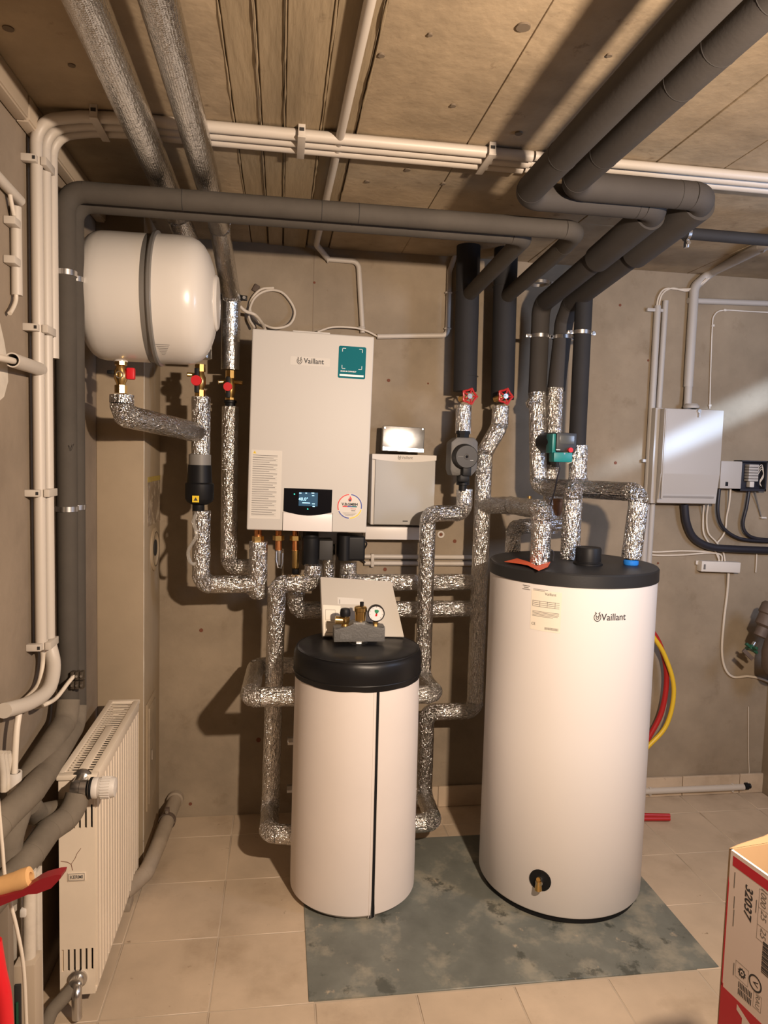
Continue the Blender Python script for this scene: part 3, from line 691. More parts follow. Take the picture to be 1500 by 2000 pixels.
MB().cyl((X_-.004, GY, a0+.024), (X_-.034, GY, a0+.026), .0135, .0145, 20).build('outlet', brass, sv)
MB().lathe((X_, GY, a0+.038), ZA, [(.014, 0), (.018, .003), (.019, .012), (.017, .024), (.0145, .028), (0, .028)], 28, cap=False).build('valve_cap', black_plastic, sv)
gc = G(735, 1198, GY-.012); gr = .0290
ga = MB().lathe(gc+Vector((0, .020, 0)), (0, -1, 0), [(gr*.9, 0), (gr, .004), (gr, .024), (gr*.93, .026), (gr*.90, .022)], 40, cap=False).build('gauge_case', black_plastic, sg)
MB().lathe(gc+Vector((0, .020, 0)), (0, -1, 0), [(gr*.91, 0), (gr*.91, .020)], 40).build('gauge_face', glass_dial, ga)
f0 = gc+Vector((0, -.0004, 0))
MB().prism([(0, -.002), (.006, .002), (.010, .009), (.004, .013), (-.006, .013), (-.006, .006)], f0, XA, ZA, .0004).build('green_zone', material('dial_green', (.02, .22, .10), .5), ga)
MB().prism([(-.004, -.010), (.003, -.010), (.004, -.001), (-.001, .001)], f0, XA, ZA, .0004).build('red_pointer', red_plastic, ga)
tk = MB()
for k in range(9):
    a = math.radians(-45+270*k/8); tk.cyl(f0+Vector((math.cos(a)*gr*.72, -.0003, math.sin(a)*gr*.72)), f0+Vector((math.cos(a)*gr*.84, -.0003, math.sin(a)*gr*.84)), .0006, n=5)
tk.build('dial_ticks', ink, ga)
MB().cyl((gc.x, GY, gc.z-gr+.002), (gc.x, GY, zt_-.004), .009, n=6).build('gauge_nut', brass, sg)
# carton leaning behind it
pBL, pBR = at(630, 1260, Y=2.50), at(789, 1254, Y=2.50)
zl = TC.z+.884
ct = thing('carton', Vector(((pBL.x+pBR.x)/2, 2.52, zl)), 'flat light grey carton with white label leaning behind the safety group', 'carton')
tilt = math.radians(28); ux = Vector((1, 0, -.02)).normalized(); uy = Vector((0, math.sin(tilt), math.cos(tilt)))
o = Vector((pBL.x, 2.50, zl)); wd = pBR.x-pBL.x
hgt = .222
poly = [(0, 0), (wd, 0), (wd-.036, hgt-.012), (-.006, hgt)]
MB().prism(poly, o+ux.cross(uy)*-.05, ux, uy, .05, .0015).build('board', material('carton_grey', (.50, .46, .40), .6), ct)
nrm = ux.cross(uy)
MB().prism([(.004, .004), (.062, .004), (.066, .112), (.002, .115)], o+nrm*.0003, ux, uy, .0005).build('label', paper_cream, ct)  # paper label; its paler tone also paints lamplight on the carton's left
MB().prism([(.055, .118), (.15, .118), (.15, .140), (.055, .145)], o+nrm*.0003, ux, uy, .0005).build('label', paper, ct)
fr = MB()
for y0, y1 in ((.012, .050), (.058, .096)):
    for r_ in ((.010, y0, .046, y0+.001), (.010, y1, .046, y1+.001), (.010, y0, .011, y1), (.046, y0, .047, y1)):
        fr.prism([(r_[0], r_[1]), (r_[2], r_[1]), (r_[2], r_[3]), (r_[0], r_[3])], o+nrm*.001, ux, uy, .0003)
fr.prism([(.062, .120), (.064, .120), (.064, .136), (.062, .136)], o+nrm*.001, ux, uy, .0003)
fr.build('printed_frame', ink_grey, ct)
# ---------------------------------------------------------------- expansion vessel
VY, VR = 2.30, .192
va, vb = at(163, 585, Y=VY), at(428, 590, Y=VY); vc = (va+vb)/2; vc.z = at(295, 585, Y=VY).z; Lh = (vb.x-va.x)/2
ves = thing('expansion_vessel', vc-Vector((0, 0, VR)), 'large white drum-shaped expansion vessel with grey clamp band', 'expansion vessel')
def cap_prof(sgn):
    pr = []
    for k in range(15):
        t = math.pi/2*k/14; pr.append((VR*math.cos(t)**.42, math.sin(t)**.95*.16))
    return pr
bandx = at(287, 580, Y=VY-.12).x-vc.x+.010
pr = [(VR*q, -Lh*h) for q, h in ((.0, 1.0), (.30, .993), (.55, .975), (.72, .945), (.84, .90), (.92, .84), (.965, .77), (.985, .68), (.99, .56))]+[(VR*.99, bandx-.020)]
MB().lathe(vc, XA, pr, 72, cap=False).build('left_shell', vessel_white, ves, angle=60)
pr = [(VR, bandx+.006)]+[(VR*q, Lh*h-.006) for q, h in ((1.0, .40), (.995, .55), (.975, .66), (.93, .75), (.86, .82), (.74, .89), (.58, .945), (.40, .985), (.0, 1.0))]
MB().lathe(vc, XA, pr, 72, cap=False).build('right_shell', vessel_white, ves, angle=60)
MB().lathe(vc, XA, [(VR*.975, bandx-.022), (VR*.985, bandx-.020), (VR*.985, bandx-.002), (VR*1.02, bandx-.002), (VR*1.045, bandx+.002), (VR*1.045, bandx+.010), (VR*1.02, bandx+.013), (VR*.98, bandx+.013)], 72, cap=False).build('clamp_band', material('grey_band', (.26, .25, .235), .35, .6), ves)
MB().lathe(vc+XA*(Lh-.016), XA, [(.085, 0), (.085, .008), (.078, .014), (0, .016)], 48, cap=False).build('end_disc', vessel_white, ves)
MB().cyl(vc-XA*(Lh-.01)-ZA*.02, vc-XA*(Lh+.018)-ZA*.02, .014, .012, 16).build('air_valve', steel, ves)
p = at(318, 690, Y=VY-.10); ln = MB()
k = 0
for k in range(7):
    th = math.radians(232+2.0*k)
    def vp(x, a_): return Vector((vc.x+x, vc.y+VR*1.0025*math.cos(a_), vc.z+VR*1.0025*math.sin(a_)))
    a_ = math.radians(232+2.2*k)
    ln.tube([vp(.030+.002*k, a_), vp(.07-.003*k, a_)], .0006, 4)
ln.build('stamped_print', ink_grey, ves)
MB().box((vc.x+.02, (VY+YB)/2+.06, vc.z+.02), (.05, .42, .05), None, .003).build('wall_bracket', zinc, ves)
nz = at(236, 703, Y=VY); nz.x = at(236, 715, Y=VY).x
MB().cyl((nz.x, VY, vc.z-VR+.010), (nz.x, VY, nz.z-.006), .021, n=20).build('nozzle', vessel_white, ves)
# cap valve under the vessel
def ball_valve(px, ytop, ybot, Y, label, handle, head=False):
    t = thing('ball_valve', at(px, ybot, Y=Y), label, 'valve'); c = at(px, (ytop+ybot)/2, Y=Y); zt, zb = at(px, ytop, Y=Y).z, at(px, ybot, Y=Y).z; x = c.x; h = zt-zb
    MB().cyl((x, Y, zb), (x, Y, zb+h*.22), .019, n=8).build('lower_nut', brass, t)
    MB().cyl((x, Y, zt-h*.22), (x, Y, zt), .019, n=8).build('upper_nut', brass, t)
    MB().lathe((x, Y, zb+h*.2), ZA, [(.012, 0), (.014, h*.08), (.020, h*.2), (.020, h*.4), (.014, h*.52), (.012, h*.6)], 24).build('valve_body', brass, t)
    return t, c
bv, c = ball_valve(236, 698, 768, VY, 'brass cap valve with red side grip under the expansion vessel', 'red')
MB().span(c+Vector((.018, -.012, -.012)), c+Vector((.042, .012, .024)), .005).build('grip', red_plastic, bv)
MB().span(c+Vector((-.040, -.008, .002)), c+Vector((-.018, .008, .014)), .004).build('stop_lever', black_plastic, bv)
MB().torus(c+Vector((0, -.020, 0)), YA, .010, .002, 20, 6).build('locking_ring', steel, bv)
bv, c = ball_valve(391, 712, 776, 2.68, 'brass valve with red knob on the pipe behind the expansion vessel', 'red')
MB().cyl(c+Vector((-.008, -.045, -.004)), c+Vector((-.008, -.060, -.004)), .019, .018, 24).build('red_knob', red_plastic, bv)
MB().cyl(c+Vector((-.008, -.012, -.004)), c+Vector((-.008, -.046, -.004)), .010, n=16).build('stem', black_plastic, bv)
MB().span(c+Vector((-.016, -.044, -.046)), c+Vector((0, -.030, .042)), .004).build('lever', black_plastic, bv)
MB().cyl(c+Vector((-.012, 0, .020)), c+Vector((-.045, -.01, .020)), .008, n=12).build('side_plug', brass, bv)
bv, c = ball_valve(450, 724, 792, 2.80, 'dark shaded valve with red knob on the pipe beside the boiler', 'red')
MB().cyl(c+Vector((-.006, -.045, 0)), c+Vector((-.006, -.060, 0)), .0165, .016, 24).build('red_knob', red_plastic, bv)
MB().cyl(c+Vector((-.006, -.012, 0)), c+Vector((-.006, -.046, 0)), .010, n=16).build('stem', black_plastic, bv)
MB().span(c+Vector((-.014, -.044, -.040)), c+Vector((.002, -.030, .040)), .004).build('lever', black_plastic, bv)
for s in (-1, 1): MB().cyl(c+Vector((s*.012, 0, .024)), c+Vector((s*.045, -.008, .020)), .008, n=12).build('side_plug', brass, bv)
MB().lathe((c.x, 2.80, at(450, 794, Y=2.8).z), ZA, [(.020, 0), (.020, .012), (.024, .014), (.024, .022), (.016, .026)], 20).build('collar', black_plastic, bv)
# magnetic filter in the line below
FY = 2.68; x = at(390, 950, Y=FY).x
def fz(py): return at(390, py, Y=FY).z
mf = thing('dirt_separator', (x, FY, fz(1000)), 'black dirt separator with yellow warning label in the foil-wrapped line', 'filter')
MB().lathe((x, FY, fz(910)), ZA, [(.040, 0), (.040, fz(888)-fz(910)), (.032, fz(886)-fz(910))], 36).build('collar', material('mid_grey_plastic', (.20, .19, .175), .5), mf)
MB().lathe((x, FY, fz(985)), ZA, [(.030, 0), (.046, .010), (.052, .022), (.052, fz(945)-fz(985)), (.045, fz(942)-fz(985)), (.042, fz(908)-fz(985))], 40).build('housing', black_plastic, mf)
MB().lathe((x-.004, FY, fz(1002)), ZA, [(.018, 0), (.022, .006), (.022, fz(984)-fz(1002))], 24).build('drain_cap', black_plastic, mf)
p = Vector((x-.008, FY-.0525, fz(973)))
MB().box(p, (.024, .002, .024)).build('warning_label', yellow, mf)
MB().prism([(-.007, -.006), (.007, -.006), (0, .007)], p+Vector((0, -.0012, 0)), XA, ZA, .0004).build('warning_mark', ink, mf)
hose('drain_hose', 'clear hose curling down from the black dirt separator', 'hose', [(x-.010, FY-.02, fz(1000)), at(378, 1020, Y=FY-.045), at(384, 1045, Y=FY-.055), at(368, 1075, Y=FY-.06), at(372, 1098, Y=FY-.06), at(382, 1102, Y=FY-.055)], .0065, clear_tube)
# ---------------------------------------------------------------- wall controller, junction box, trunk under it
CY_ = 2.86
a, b = at(727, 886, Y=CY_), at(852, 1027, Y=CY_); b.x = at(850, 950, Y=CY_).x
wc = thing('wall_controller', ((a.x+b.x)/2, CY_, b.z), 'square light grey wall control box with white top band beside the boiler', 'control box')
MB().span((a.x, CY_+.004, b.z), (b.x, YB, a.z), .006).build('housing', matt_white, wc)
cw, chh = b.x-a.x, a.z-b.z
MB().span((a.x+.014, CY_-.004, b.z+.003), (b.x-.003, CY_+.01, a.z-.022), .003).build('front_panel', grey_panel, wc)
top = [(0, 0)]+[(cw*k/14, -.020-.010*math.sin(math.pi*k/14)) for k in range(15)]+[(cw, 0)]
MB().prism(top, (a.x, CY_+.005, a.z-.001), XA, ZA, .011).build('top_band', matt_white, wc)
text_mb('Vaillant', .0165, (a.x+cw*.54, CY_-.0062, a.z-.013), XA, ZA, squeeze=.95).build('logo_lettering', ink_grey, wc)
emblem((a.x+cw*.42, CY_-.0062, a.z-.013), .014).build('logo_emblem', ink_grey, wc)
MB().span((a.x+cw*.50, CY_-.0048, b.z+.016), (a.x+cw*.58, CY_-.004, b.z+.020)).build('model_print', ink, wc)
a, b = at(714, 1029, Y=2.88), at(838, 1055, Y=2.88)
tag(MB().span((a.x, 2.88, b.z), (b.x, YB, a.z), .003).build('cable_channel', white_enamel), 'white cable channel below the square wall control box', 'cable channel')
a, b = at(748, 832, Y=2.86), at(828, 884, Y=2.86)
jb = thing('junction_box', ((a.x+b.x)/2, 2.9, b.z), 'shiny sheet metal junction box above the square wall control box', 'junction box')
rx = Matrix.Rotation(math.radians(-2.0), 3, 'X') @ Matrix.Rotation(math.radians(1.6), 3, 'Y')
ctr = Vector(((a.x+b.x)/2, 2.875, (a.z+b.z)/2))
MB().box(ctr, (b.x-a.x, .03, a.z-b.z), rx, .003).build('cover', zinc, jb)
MB().box(ctr+Vector((-.003, .045, 0)), (b.x-a.x-.012, .085, a.z-b.z-.008), rx, .002).build('back_box', zinc, jb)
MB().box(ctr+Vector((0, -.0165, -(a.z-b.z)/2+.010)), (b.x-a.x-.004, .002, .014), rx).build('lip', zinc, jb)
for s in (-1, 1): MB().cyl(ctr+Vector((s*(b.x-a.x)*.45, -.014, (a.z-b.z)*.43)), ctr+Vector((s*(b.x-a.x)*.45, -.019, (a.z-b.z)*.43)), .003, n=10).build('screw', steel, jb)
# ---------------------------------------------------------------- radiator
RX0, RX1, RY0, RY1, RZ0, RZ1 = -0.573, -0.475, 1.93, 2.515, 0.041, 0.664
ra = thing('panel_radiator', ((RX0+RX1)/2, RY0, RZ0), 'cream panel radiator with top grille by the left wall', 'radiator')
# ribbed front panel as one bent sheet, rear panel, end covers
poly = []; nrib = 17; pitch = (RY1-RY0-.02)/nrib
for k in range(nrib):
    y = .010+pitch*k
    poly += [(y, 0), (y+pitch*.62, 0), (y+pitch*.72, -.007), (y+pitch*.92, -.007)]
poly.append((RY1-RY0-.010, 0))
back = [(p[0], p[1]-.012) for p in reversed(poly)]
MB().prism([(p[0], p[1]) for p in poly+back], (RX1, RY0, RZ0+.012), YA, XA, -(RZ1-RZ0-.045)).build('ribbed_front', rad_white, ra, angle=25)
MB().span((RX1-.016, RY0+.004, RZ0), (RX1-.002, RY1-.004, RZ0+.016), .004).build('lower_rim', rad_white, ra)
MB().span((RX1-.018, RY0+.002, RZ1-.040), (RX1+.001, RY1-.002, RZ1-.004), .004).build('upper_rim', rad_white, ra)
MB().span((RX0, RY0+.004, RZ0), (RX0+.014, RY1-.004, RZ1-.02), .003).build('rear_panel', rad_white, ra)
MB().span((RX0+.02, RY0+.02, RZ0+.03), (RX1-.024, RY1-.02, RZ1-.06)).build('convector_core', rad_shade, ra)
# end cover with its slots cut out
def slot_cover(y, name):
    z0, z1 = RZ0, RZ1-.012; w = RX1-RX0-.006
    rows = [(RZ0+.070, RZ0+.132, 6), (RZ1-.150, RZ1-.085, 6)]
    m = MB(); x0 = RX0+.002
    m.span((x0, y, z0), (x0+w, y+.004, rows[0][0])); m.span((x0, y, rows[0][1]), (x0+w, y+.004, rows[1][0])); m.span((x0, y, rows[1][1]), (x0+w, y+.004, z1))
    for r0, r1, n in rows:
        p = w/n
        m.span((x0, y, r0), (x0+p*.32, y+.004, r1))
        for k in range(n-1): m.span((x0+p*(k+.68), y, r0), (x0+p*(k+1.32), y+.004, r1))
        m.span((x0+w-p*.32, y, r0), (x0+w, y+.004, r1))
    return m.build(name, rad_white, ra, flat=True)
ec = slot_cover(RY0, 'end_cover'); slot_cover(RY1-.004, 'end_cover')
for r0, r1 in ((RZ0+.066, RZ0+.136), (RZ1-.154, RZ1-.081)): MB().span((RX0+.006, RY0+.006, r0), (RX1-.018, RY0+.008, r1)).build('slot_backing', rad_shade, ra)  # dark sheets added as painted shade behind the slots
# top grille: frame, middle strip and fine slats
MB().span((RX0-.002, RY0-.006, RZ1-.014), (RX1+.003, RY0+.018, RZ1), .003).build('top_end_strip', rad_white, ra)
MB().span((RX0-.002, RY1-.018, RZ1-.014), (RX1+.003, RY1+.004, RZ1), .003).build('top_end_strip', rad_white, ra)
MB().span((RX0-.002, RY0+.01, RZ1-.012), (RX0+.014, RY1-.01, RZ1), .002).build('top_side_strip', rad_white, ra)
MB().span((RX1-.016, RY0+.01, RZ1-.030), (RX1+.003, RY1-.01, RZ1), .003).build('top_side_strip', rad_white, ra)
MB().span((RX0+.046, RY0+.015, RZ1-.004), (RX0+.068, RY0+.34, RZ1+.002), .001).build('middle_strip', rad_white, ra)
sl = MB(); y = RY0+.024
while y < RY1-.022:
    sl.span((RX0+.010, y, RZ1-.0042), (RX1-.012, y+.0050, RZ1-.0024)); y += .0160
s_ = sl.build('grille_slats', rad_white, ra, flat=True); s_['kind'] = 'stuff'
# maker's badge
p = at(150, 1712, Y=RY0); 
bd = MB().box(p-YA*.0012, (.046, .0024, .024), None, .001).build('badge', rad_white, ra)
text_mb('KERMI', .0135, p-YA*.0024, XA, ZA, squeeze=.9, bold=.0003).build('badge_lettering', ink_grey, bd)
fr = MB()
for dz in (-.0095, .0095): fr.box(p+Vector((0, -.0026, dz)), (.041, .0006, .0009))
for dx in (-.0202, .0202): fr.box(p+Vector((dx, -.0026, 0)), (.0009, .0006, .019))
fr.build('badge_frame', ink_grey, bd)
cr = MB().tube([at(px, py, Y=RY0-.0004) for px, py in ((119, 1682), (132, 1684), (139, 1688), (147, 1676), (150, 1668), (158, 1657))], .0007, 5); cr.tube([at(139, 1688, Y=RY0-.0004), at(142, 1700, Y=RY0-.0004)], .0007, 5)
cr.build('paint_crack', rust, ra)
# thermostat valve and lower lockshield
vt = at(155, 1540, Y=RY0-.045)
tv = thing('thermostat_valve', vt, 'white ribbed thermostat head with steel valve body at the top of the radiator', 'valve')
MB().lathe(Vector((vt.x-.004, RY0+.004, vt.z+.006)), (0, -1, 0), [(.026, 0), (.026, .006), (.018, .008), (.018, .05)], 24).build('tail_nut', steel, tv)
MB().lathe(vt-XA*.02, XA, [(.018, 0), (.020, .01), (.020, .022), (.023, .024), (.023, .04), (.019, .042)], 12).build('valve_body', steel, tv)
hd0 = vt+XA*.024; Lh_ = at(228, 1542, Y=RY0-.045).x-hd0.x
hm = MB().lathe(hd0, XA, [(.021, 0), (.025, .002), (.0265, .012), (.0265, .022), (.0250, .024), (.0265, .030), (.0265, Lh_-.012), (.024, Lh_-.003), (.0, Lh_)], 40, cap=False)
hd = hm.build('thermostat_head', matt_white, tv)
for k in range(24):
    t_ = 2*math.pi*k/24; d_ = Vector((0, math.cos(t_), math.sin(t_)))
    MB().box(hd0+XA*(.032+(Lh_-.046)/2)+d_*.0268, (Lh_-.046, .0022, .003), Matrix((XA, XA.cross(d_), d_)).transposed()).build('rib', matt_white, hd)
MB().lathe(hd0+XA*.003, XA, [(.0268, 0), (.0272, .001), (.0272, .006), (.0268, .007)], 40).build('scale_ring', black_plastic, hd)
lk = at(152, 1918, Y=RY0-.01)
tv = thing('return_valve', lk, 'dull metal return elbow at the foot of the radiator', 'valve')
MB().lathe(Vector((lk.x-.002, RY0+.002, lk.z+.004)), (0, -1, 0), [(.025, 0), (.025, .008), (.018, .010), (.018, .03)], 24).build('tail_nut', steel, tv)
MB().tube(smooth_path([Vector((lk.x, RY0-.015, lk.z)), Vector((lk.x+.006, RY0-.045, lk.z)), Vector((lk.x+.008, RY0-.048, .012))], .02), .013, 14).build('elbow', steel, tv)
MB().tube(smooth_path([Vector((lk.x-.01, RY0-.03, lk.z-.004)), Vector((lk.x-.05, RY0-.07, lk.z-.03)), Vector((lk.x-.06, RY0-.16, .02))], .03), .018, 14).build('sleeve', foam_old, tv)
# ---------------------------------------------------------------- pipework
def P(px, py, Y): return at(px, py, Y=Y)
def drop(p, px, py): return Vector((p.x, p.y, at(px, py, Y=p.y).z))
# --- two silver ducts along the ceiling that drop down the wall
zs = 2.292
x1 = -0.341; pS = P(393, 700, 2.68)
foil_pipe('left silver foil pipe along the ceiling dropping behind the expansion vessel', [(x1, -0.3, zs), (x1, 2.42, zs), (pS.x, 2.66, 2.16), (pS.x, 2.68, 2.05), pS], .038, step=.02, mat=foil_smooth, amp=.0006)
x2 = -0.216; pS2 = P(450, 722, 2.80)
foil_pipe('right silver foil pipe along the ceiling dropping down beside the boiler', [(x2, -0.3, zs), (x2, 2.52, zs), (pS2.x, 2.79, 2.12), (pS2.x, 2.80, 2.0), pS2], .035, step=.02, mat=foil_smooth, amp=.0006)
c = P(452, 581, 2.80); ring_clamp(c, ZA, .036, 'black clamp on the silver pipe beside the expansion vessel', ear=(1, 0, 0), mat=black_plastic)
# --- vessel line
a = P(238, 772, VY); b = drop(a, 238, 812)
foil_pipe('crinkled foil pipe from the vessel valve across to the filter line', [a, b, P(300, 822, 2.44), P(386, 845, 2.67)], .036)
a = P(393, 776, 2.68); foil_pipe('short upright foil pipe between red-knob valve and black filter', [a, drop(a, 393, 888)], .034)
a = P(394, 998, 2.68); b = drop(a, 394, 1141); foil_pipe('foil pipe under the black filter turning right below the boiler', [a, b, Vector((P(496, 1141, 2.68).x, 2.70, b.z-.004))], .033)
a = P(450, 795, 2.80); b = drop(a, 450, 1107); foil_pipe('long foil pipe beside the boiler turning right at its foot', [a, b, Vector((P(500, 1107, 2.80).x, 2.80, b.z))], .032)
a = P(505, 1058, 2.70); b = drop(a, 505, 1160); t = foil_pipe('short fat foil stub with rounded foot under the boiler', [a, b], .0345)
pr = [(.0345*math.cos(k*math.pi/16), -.022*math.sin(k*math.pi/16)) for k in range(9)]
MB().lathe(b, ZA, list(reversed(pr)), 24, cap=False).build('rounded_foot', foil_crinkled, t)
# --- left riser of the small tank
Y6 = 2.66
a = P(612, 1104, Y6); b = drop(a, 612, 1140); c = P(541, 1142, Y6); c.z = b.z; d = P(528, 1590, Y6)
fr_ = P(528, 1627, 2.47); d.z = fr_.z
e = Vector((fr_.x-.006, 2.47, fr_.z)); f = Vector((TC.x-.214, 2.45, fr_.z))
foil_pipe('foil pipe from the black pump cover down to the small tank\'s lower left port', [a, b, c, d, e, f], .034)
a = P(640, 1305, 2.82); b = P(502, 1305, 2.82); b.z = a.z; c2 = P(487, 1362, 2.45); b.z = a.z = c2.z; b.x = P(500, 1305, 2.82).x
foil_pipe('foil pipe looping forward to the small tank\'s upper left port', [a, b, c2, Vector((TC.x-.214, 2.45, c2.z))], .034)
# --- right risers
a = P(978, 794, 2.80); b = P(976, 832, 2.80); c = P(946, 884, 2.80); d = drop(c, 930, 1388); e = Vector((P(833, 1390, 2.80).x, 2.80, d.z)); f = drop(e, 832, 1535)
g_ = P(848, 1606, 2.58); f.z = g_.z
F1X = c.x
foil_pipe('tallest foil riser with an offset below the right red handwheel', [a, b, c, d, e, f, Vector((g_.x, 2.58, g_.z)), Vector((TC.x+.155, 2.58, g_.z))], .034)
a = P(906, 792, 2.74); foil_pipe('short foil sleeve between left red handwheel and dark pump', [a, drop(a, 905, 846)], .031)
Y2 = 2.70
a = P(907, 957, 2.74); b = drop(a, 907, 1002); b.y = 2.73; c = P(836, 1002, Y2); c.z = b.z; d = drop(c, 836, 1318); e = P(862, 1356, 2.50); d.z = e.z; e.x = c.x+.010
foil_pipe('foil pipe from the dark pump stepping down to the small tank\'s upper right port', [a, b, c, d, e, Vector((TC.x+.205, 2.50, e.z))], .032)
# --- two level pipes between boiler and riser
a = P(681, 1098, 2.80); b = drop(a, 681, 1138); foil_pipe('upper level foil pipe from the tall black cover to the riser', [a, b, Vector((F1X, 2.82, b.z))], .034)
a = P(578, 1150, 2.80); b = drop(a, 578, 1192); foil_pipe('lower level foil pipe passing behind the leaning carton', [a, b, Vector((F1X, 2.82, b.z))], .034)
a = P(643, 1062, 2.82); foil_pipe('thin upright foil pipe between the two black covers', [a, drop(a, 643, 1190)], .026)
# ---------------------------------------------------------------- dark foam-insulated pipes
zA = at(700, 417, Y=2.05).z
pA, pB = P(130, 900, 2.05), P(146, 900, 2.12)
X1v, X2v = P(911, 640, 2.80).x, P(984, 640, 2.80).x
foam_pipe('front brown-grey foam pipe up the left wall and across under the ceiling', [(pA.x, 2.05, at(130, 1388, Y=2.05).z), (pA.x, 2.05, zA), (P(1148, 440, 2.05).x-.03, 2.05, zA), (X2v, 2.20, zA), (X2v, 2.80, zA-.035)], .0275, foam_brown, bend=.05, n=28)
foam_pipe('rear brown-grey foam pipe up the left wall and across under the ceiling', [(pB.x, 2.12, at(150, 1398, Y=2.12).z), (pB.x, 2.12, zA-.004), (P(1050, 430, 2.12).x-.03, 2.12, zA-.004), (X1v, 2.25, zA-.004), (X1v, 2.80, zA-.035)], .0275, foam_brown, bend=.05, n=28)
for py_, lab in ((540, 'upper wire clamp round the two foam pipes on the left wall'), (992, 'lower wire clamp round the two foam pipes on the left wall')):
    zc = at(138, py_, Y=2.08).z; t = thing('pipe_clamp', (pA.x, 2.08, zc), lab, 'clamp')
    MB().lathe(Vector((pA.x, 2.05, zc-.007)), ZA, [(.0285, 0), (.0300, 0), (.0300, .014), (.0285, .014)], 28).build('band', steel, t)
    MB().lathe(Vector((pB.x, 2.12, zc-.007)), ZA, [(.0285, 0), (.0300, 0), (.0300, .014), (.0285, .014)], 28).build('band', steel, t)
    MB().span((XL, 2.04, zc-.005), (pA.x-.02, 2.06, zc+.005), .001).build('wall_arm', steel, t)
def seam(pos, axis, r, parent): MB().torus(pos, axis, r-.0003, .0011, 28, 6).build('seam', seam_dark, parent)
foamA = bpy.data.objects['foam_insulated_pipe']
for px in (357, 628, 700): seam(Vector((P(px, 417, 2.05).x, 2.05, zA)), XA, .0275, foamA)
vm = P(139, 880, 2.022); MB().tube([vm+Vector((-.006, 0, .014)), vm, vm+Vector((.007, 0, .018))], .0008, 5).build('pen_mark', seam_dark, foamA)
# upright dark pipes 1 and 2 to the ceiling with their red handwheels
def upright(px_t, py_b, Y, r, label, top, px_b=None):
    b = P(px_b or px_t, py_b, Y); return foam_pipe(label, [b, Vector((P(px_t, 600, Y).x, Y, top))], r, foam)
upright(911, 764, 2.80, .047, 'thick dark foam pipe to the ceiling above the left red handwheel', ZC, 908)
upright(984, 780, 2.80, .047, 'thick dark foam pipe to the ceiling above the right red handwheel', ZC, 981)
for o_, px, pys in ((bpy.data.objects['foam_insulated_pipe.002'], 911, (571, 735)), (bpy.data.objects['foam_insulated_pipe.003'], 984, (560,))):
    for py in pys: seam(P(px, py, 2.80), ZA, .047, o_)
def handwheel(px, py, Y, label):
    c = P(px, py, Y); t = thing('handwheel_valve', c, label, 'valve')
    n = Vector((.12, -1, .05)).normalized(); x, y, a = basis(n)
    pts = []
    for k in range(60):
        th = 2*math.pi*k/60; R = .026+.0028*math.cos(5*th); pts.append(c+(x*math.cos(th)+y*math.sin(th))*R)
    wl_ = MB().tube(pts, .0042, 8, closed=True).build('wheel', red_enamel, t)
    for k in range(5):
        th = 2*math.pi*(k+.0)/5; d = x*math.cos(th)+y*math.sin(th); MB().tube([c+d*.006, c+d*.027], .0034, 8).build('spoke', red_enamel, wl_)
        MB().cyl(c+d*.026, c+d*.034, .0045, .004, 8).build('lobe', red_enamel, wl_)
    MB().cyl(c-n*.004, c+n*.006, .010, n=16).build('hub', steel, t); MB().cyl(c+n*.005, c+n*.009, .005, n=6).build('nut', steel, t)
    MB().cyl(c-n*.085, c-n*.004, .006, n=10).build('spindle', steel, t); MB().cyl(c-n*.085, c-n*.03, .015, .010, n=16).build('bonnet', brass, t)
handwheel(917, 774, 2.70, 'red star handwheel valve above the dark pump')
handwheel(987, 774, 2.70, 'red star handwheel valve above the offset foil riser')
# ceiling pair on the right
zD1, zD2, rD = 2.237, 2.250, .036
X3v, X4v, X5v = P(1055, 640, 2.76).x, P(1101, 640, 2.76).x, P(1138, 640, 2.60).x
xt1, xt2 = P(1288, 420, 1.88).x, P(1383, 395, 1.82).x
d1 = foam_pipe('left of two thick grey foam pipes under the ceiling, turning back to the wall', [(.634, -.6, zD1), (.634, 1.88, zD1), (xt1, 1.88, zD1), (X3v, 2.76, zD1-.085), (X3v, 2.76, P(1050, 772, 2.76).z)], rD, foam_grey, bend=.05, n=28)
d2 = foam_pipe('right of two thick grey foam pipes under the ceiling, turning back to the wall', [(.735, -.6, zD2), (.735, 1.82, zD2), (xt2, 1.82, zD2), (X4v, 2.70, zD2-.10), (X4v, 2.76, zD2-.16), P(1086, 762, 2.76)], rD, foam_grey, bend=.05, n=28)
MB().tube([Vector((xt1, 1.93, zD1-.004)), Vector((xt1+(X3v-xt1)*.40, 2.26, zD1-.038))], .044, 28).build('outer_sleeve', foam_grey, d1)
MB().tube([Vector((xt2, 1.86, zD2-.004)), Vector((xt2+(X4v-xt2)*.45, 2.20, zD2-.045))], .046, 28).build('outer_sleeve', foam_grey, d2)
for q in (.95, 1.04, 1.18, 1.30, 1.62): seam(Vector((.735, q, zD2)), YA, rD, d2)
seam(Vector((.634, 1.62, zD1)), YA, rD, d1); seam(Vector((xt2-.09, 1.82, zD2)), XA, rD, d2); seam(Vector((xt1-.07, 1.88, zD1)), XA, rD, d1)
foam_pipe('slim dark foam pipe dropping to the mixing line beside the teal pump', [(X5v, 2.60, zD2-.105), P(1127, 872, 2.60)], .0325, foam)
foam_pipe('slim dark pipe leaving to the right under the ceiling conduits', [(xt2+.03, 2.02, zD2-.03), Vector((XR, 2.02, zD2-.035))], .017, foam)
ring_clamp(Vector((xt2+.062, 2.02, zD2-.030)), XA, .019, 'small steel clamp on the slim pipe leaving to the right', ear=(0, 0, 1), w=.010)
